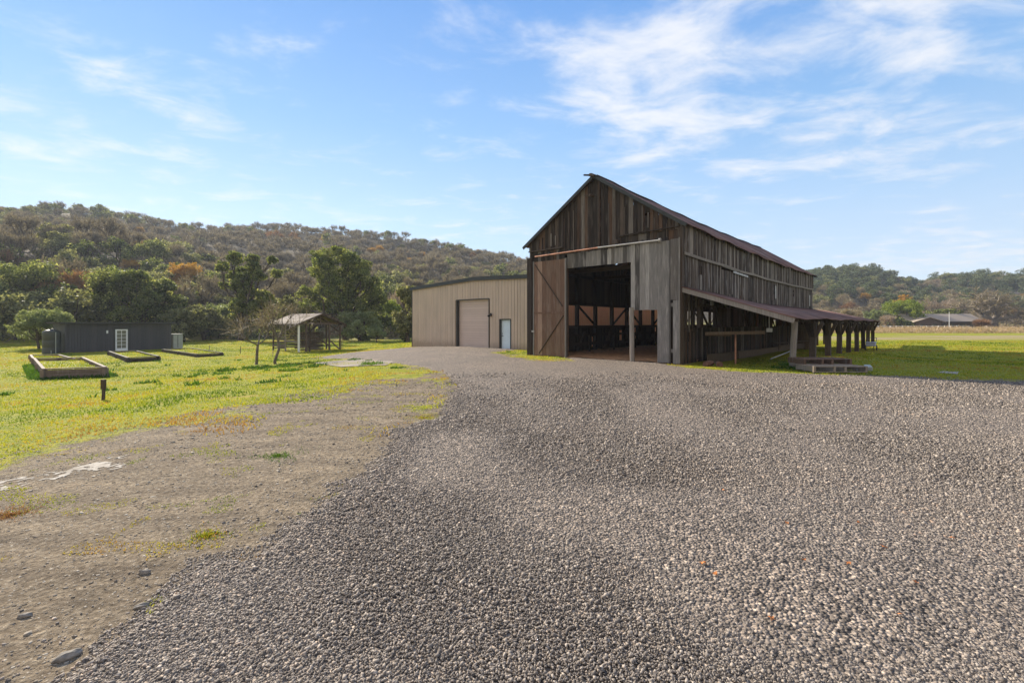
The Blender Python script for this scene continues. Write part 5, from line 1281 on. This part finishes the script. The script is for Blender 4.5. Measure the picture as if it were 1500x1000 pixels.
def fan_pts(n, y0, y1, pw, g, pad=1.2):
    """random ground spots in front of the camera; pw shapes how fast the density thins with distance"""
    u = g.random(n); e = 2 - pw
    y = (y0 ** e + u * (y1 ** e - y0 ** e)) ** (1 / e)
    return np.stack([g.uniform(-pad, pad, n) * y, y], -1)
g = np.random.default_rng(66)
def thin(P, s0, s1, y0, y1, g):   # sizes by distance
    t = np.clip((P[:, 1] - y0) / (y1 - y0), 0, 1); return (s0 + (s1 - s0) * t) * np.clip(g.lognormal(-.08, .38, len(P)), .42, 2.4)
P = fan_pts(600000, 1.9, 17, 1.65, g); z, sd = gravel_top(P[:, 0], P[:, 1])
fines = .42 * S((vnoise(P[:, 0], P[:, 1], 1.5, 81) + .6 * vnoise(P[:, 0], P[:, 1], .5, 82) + .5 * vnoise(P[:, 0] * .5 + P[:, 1] * .25, P[:, 1], .9, 83) - .15) / .5)
k = ((gravel_e(P[:, 0], P[:, 1], sd) > -.16) & (g.random(len(P)) > fines) & (g.random(len(P)) > .96 * S((P[:, 1] - 9) / 8))) | ((sd > -.8) & (g.random(len(P)) < .02)); P = P[k]; z = z[k]
stones('gravel_stones', P, z, thin(P, .0088, .027, 2, 17, g), 'stone', 'crushed grey-brown gravel covering the yard', seed=5, tone=np.clip(g.random(len(P)) ** 1.1 * .78 + .06 * vnoise(P[:, 0], P[:, 1], 1.4, 44) + .12, 0, 1))
P = fan_pts(150000, 1.9, 15, 1.55, g); z, sd = gravel_top(P[:, 0], P[:, 1]); k = (sd < 0) & (sdist(P[:, 0], P[:, 1], DIRT) > -1); P = P[k]; z = z[k]
stones('dirt_pebbles', P, z - .003, thin(P, .0065, .020, 2, 15, g) * (1 + .9 * (g.random(len(P)) < .03)), 'dirt_stone', 'small tan pebbles strewn over the bare dirt on the left', flatz=.35, seed=6)

def rock(px, py, size, ang, label, flatz=.4, mat='rock'):
    p = gp(px, py); m_ = bpy.data.meshes.new('rock'); import bmesh
    bm = bmesh.new(); bmesh.ops.create_icosphere(bm, subdivisions=3, radius=.5)
    for v in bm.verts:
        n = 1 + .22 * float(vnoise(v.co.x * 3 + px, v.co.y * 3 + v.co.z * 2, .8, 3)); v.co = Vector((v.co.x * size * 1.5 * n, v.co.y * size * .75 * n, max(-.2, v.co.z) * size * flatz * n * 1.5))
    bm.to_mesh(m_); bm.free(); m_.materials.append(M[mat]); o = bpy.data.objects.new('rock', m_); COL.objects.link(o); o.location = (p.x, p.y, p.z + size * flatz * .2); o.rotation_euler = (0, 0, ang)
    tag(o, label, 'rock', 'loose rocks on the bare dirt')
rock(99, 966, .088, .75, 'long flat grey rock near the bottom left corner, the largest loose rock')
rock(37, 903, .055, .3, 'small dark grey rock at the left edge above the long flat one')
rock(207, 891, .06, .5, 'pale-topped pointed rock between the left edge and the gravel')
rock(212, 842, .05, .2, 'small dark round rock on the bare dirt, left of the gravel edge', .6)
rock(68, 868, .06, .5, 'pale flat rock left of the small dark round one', .3, 'dirt_rock') if 'dirt_rock' in M else None

def tuft(px, py, n, rad, h, mat, label, w=.006, name='weed_tuft'):
    p = gp(px, py); g = np.random.default_rng(int(px * 7 + py))
    n = int(n * 2.2); h = h * .55; w = w * .6; a = g.uniform(0, 6.28, n); r = rad * np.abs(g.normal(size=n)) * .55 * (1 + .5 * np.sin(a * 3 + px)); c = np.stack([p.x + r * np.cos(a) * 1.3, p.y + r * np.sin(a), np.full(n, p.z)], -1)
    d = np.stack([g.normal(size=n) * .5, g.normal(size=n) * .5, np.abs(g.normal(size=n)) * .6 + .5], -1) * (h * g.uniform(.5, 1.2, n))[:, None]
    s = np.cross(d, g.normal(size=(n, 3))); s /= np.linalg.norm(s, axis=1, keepdims=True); s *= w
    v = np.stack([c - s, c + s, c + d], 1).reshape(-1, 3)
    o = np_mesh(name, v, np.arange(n * 3).reshape(-1, 3), M[mat], np.repeat(g.random(n), 3)); tag(o, label, 'weeds', 'weed tufts in the dirt and gravel'); return o
for (px, py, n, rad, h, mt, lab) in (
    (303, 788, 420, .16, .03, 'grass', 'yellow-green weed tuft in the bare dirt left of the gravel edge'), (285, 870, 260, .09, .02, 'rusty', 'brown and green weed patch touching the gravel edge'),
    (199, 961, 160, .045, .035, 'grass', 'small bright weed tuft near the bottom, left of the gravel'), (247, 911, 140, .04, .02, 'grass', 'tiny weed beside the gravel edge, above the lowest tuft'),
    (407, 668, 300, .28, .05, 'lush', 'dark green flat weed clump in the middle of the dirt'), (395, 825, 260, .10, .03, 'gold', 'yellowish weed at the gravel edge, higher than the brown patch'),
    (552, 893, 130, .05, .02, 'grass', 'small weed growing alone in the gravel, nearest the camera'), (719, 681, 260, .16, .03, 'grass', 'weed tuft alone in the middle of the gravel'),
    (15, 757, 500, .30, .04, 'rusty', 'rust-red weed patch at the left edge of the dirt'), (528, 716, 260, .16, .04, 'grass', 'weed tuft on the gravel edge, half-way up'),
    (620, 612, 400, .35, .04, 'grass', 'weed tuft on the gravel edge, the farthest one'), (500, 725, 160, .14, .03, 'grass', 'weed tuft in the dirt just left of the half-way gravel edge tuft')):
    tuft(px, py, n, rad, h, mt, lab)

gl_ = np.random.default_rng(91)
for (px, py) in ((1295, 811), (1130, 918), (1030, 837), (1048, 854), (1258, 774), (1395, 798), (1153, 775), (1318, 917), (1342, 868), (1243, 836), (1060, 727), (875, 682), (1178, 832)):
    p = gp(px, py); c = Vector((p.x, p.y, p.z + .055)); mb = MB(); a = gl_.uniform(0, 6.28); s = gl_.uniform(.018, .027)
    ring = []
    for i in range(10):
        t = a + 2 * math.pi * i / 10; rr = s * (1.0 if i % 2 else .55) * gl_.uniform(.8, 1.2); ring.append((c.x + rr * math.cos(t), c.y + rr * math.sin(t) * .8, c.z + gl_.uniform(-.008, .012)))
    top = [(x, y, z + .0015) for x, y, z in ring]
    mb.add(ring + top, [tuple(range(10))[::-1], tuple(range(10, 20))] + [(i, (i + 1) % 10, 10 + (i + 1) % 10, 10 + i) for i in range(10)], .5)
    tag(mb.build('fallen_leaf', M['leaf_orange'], None), 'small curled orange leaf lying on the gravel, one of several', 'leaf', 'orange leaves on the gravel')

def grass(name, n, y0, y1, pw, hgt, wid, mat, label, cond, seed, pad=1.2, xr=None):
    g = np.random.default_rng(seed); P = fan_pts(n, y0, y1, pw, g, pad); k = cond(P[:, 0], P[:, 1], g); P = P[k]; n = len(P)
    z = gz(P[:, 0], P[:, 1]) - .005; c = np.stack([P[:, 0], P[:, 1], z], -1); sc = g.uniform(.5, 1.3, n) * (1 + .5 * vnoise(P[:, 0], P[:, 1], 1.7, 5))
    d = np.stack([g.normal(size=n) * .45, g.normal(size=n) * .45, np.ones(n)], -1) * (hgt * sc)[:, None]
    s = np.cross(d, g.normal(size=(n, 3))); s /= np.linalg.norm(s, axis=1, keepdims=True); s *= (wid * (1 + P[:, 1] / 12))[:, None]
    v = np.stack([c - s, c + s, c + d], 1).reshape(-1, 3)
    tone = np.clip(.42 + .30 * vnoise(P[:, 0], P[:, 1] * 1.5, 4.2, 7) + .28 * vnoise(P[:, 0], P[:, 1] * 1.4, 1.3, 17) + .2 * vnoise(P[:, 0], P[:, 1], .45, 18) + g.normal(size=n) * .10 + .13 * (1 - S(-sdist(P[:, 0], P[:, 1], DIRT) / 3.5)) * (name == 'lawn_grass') + .06 * (name == 'field_grass'), 0, 1)
    o = np_mesh(name, v, np.arange(n * 3).reshape(-1, 3), M[mat], np.repeat(tone, 3)); tag(o, label, 'grass', kind='stuff'); return o
BED_P = [[(p.x, p.y) for p in q[1]] for q in BEDS]
def in_barn(x, y):
    lx = (x - BARN_O.x) * UX.x + (y - BARN_O.y) * UX.y; ly = (x - BARN_O.x) * UY.x + (y - BARN_O.y) * UY.y
    return lx, ly
def lawn(x, y, g):
    q = -sdist(x, y, DIRT) + vnoise(x, y * 1.6, 1.8, 3) * 1.7 + vnoise(x, y, .6, 13) * .9
    ok = (q + .25 > g.random(len(x)) * .9) & (sdist(x, y, GRAVEL) < -.15 + vnoise(x, y, .5, 8) * .3)
    lx, ly = in_barn(x, y); ok &= ~((lx > -9) & (lx < 1.6) & (ly > 0) & (ly < 30.7)) & ~((lx < -11.4) & (ly > 3.3) & (lx > -25.6))
    return ok & ((x < 2) | ((x - .0) > 0)) & ~((x > 0) & (x < 6) & (y < 17))
grass('lawn_grass', 330000, 7, 75, 1.0, .055, .007, 'grass', 'short yellow-green grass on the lawn and field', lambda x, y, g: lawn(x, y, g) & (x < 8), 31)
grass('field_grass', 150000, 15, 58, 1.2, .06, .008, 'field' if 'field' in M else 'grass', 'green grass of the right field and along the barn', lambda x, y, g: lawn(x, y, g) & (x >= 3) & (x > (y - 20) * .35), 32)
def weedy(x, y, g):
    q = ((x + 12.5) / 4.5) ** 2 + ((y - 24.5) / 2.6) ** 2; b_ = sdist(x, y, BED_P[0])
    k = ((q < 1.6) & (vnoise(x, y, 1.1, 3) + vnoise(x, y, .4, 5) * .9 - q * .45 > .12)) | ((b_ > -.5) & (b_ < 0)) 
    lx, ly = in_barn(x, y); k |= (lx > 3.4) & (lx < 5.2) & (ly > .5) & (ly < 8) & (vnoise(x, y, .8, 3) > 0)
    k |= (vnoise(x, y, 1.0, 23) > .80) & (x < 0) & (sdist(x, y, DIRT) < 0) & (sdist(x, y, GRAVEL) < -.5)
    return k & (sdist(x, y, GRAVEL) < -.1) & ~((y > 26.5) & (y < 32.5) & (x > -13.5) & (x < -7))
grass('lush_weeds', 150000, 14, 34, 1.0, .15, .012, 'lush', 'darker green leafy weeds in clumps on the lawn', weedy, 33)
def sparse(x, y, g):
    return (sdist(x, y, DIRT) > -.5) & (sdist(x, y, GRAVEL) < -.1) & (vnoise(x, y * 1.4, .55, 71) + .5 * vnoise(x, y, .17, 72) + .35 * vnoise(x, y, 3, 73) - .05 * np.minimum(sdist(x, y, DIRT), 6) > .30 + .1 * np.minimum(sdist(x, y, DIRT) / 4, 1))
grass('dirt_weeds', 260000, 2.2, 18, 1.3, .022, .004, 'grass', 'thin low weeds growing in scattered spots of the bare dirt', sparse, 35)
for (c, P, h) in BEDS[:2]: pass

# ------------------------------------------------------------------ the air
def build_haze():
    mb = MB(); mb.box((-620, -160, -40), (760, 780, 190)); m = bpy.data.materials.new('air'); m.use_nodes = True; nt = m.node_tree; nt.nodes.clear()
    out = nt.nodes.new('ShaderNodeOutputMaterial'); v = nt.nodes.new('ShaderNodeVolumePrincipled'); v.inputs['Density'].default_value = .0003; v.inputs['Color'].default_value = (.80, .88, 1.0, 1); v.inputs['Anisotropy'].default_value = .2
    nt.links.new(v.outputs[0], out.inputs['Volume']); o = mb.build('haze', m); tag(o, 'thin pale blue air between the camera and the hills', 'haze', kind='stuff')
build_haze()
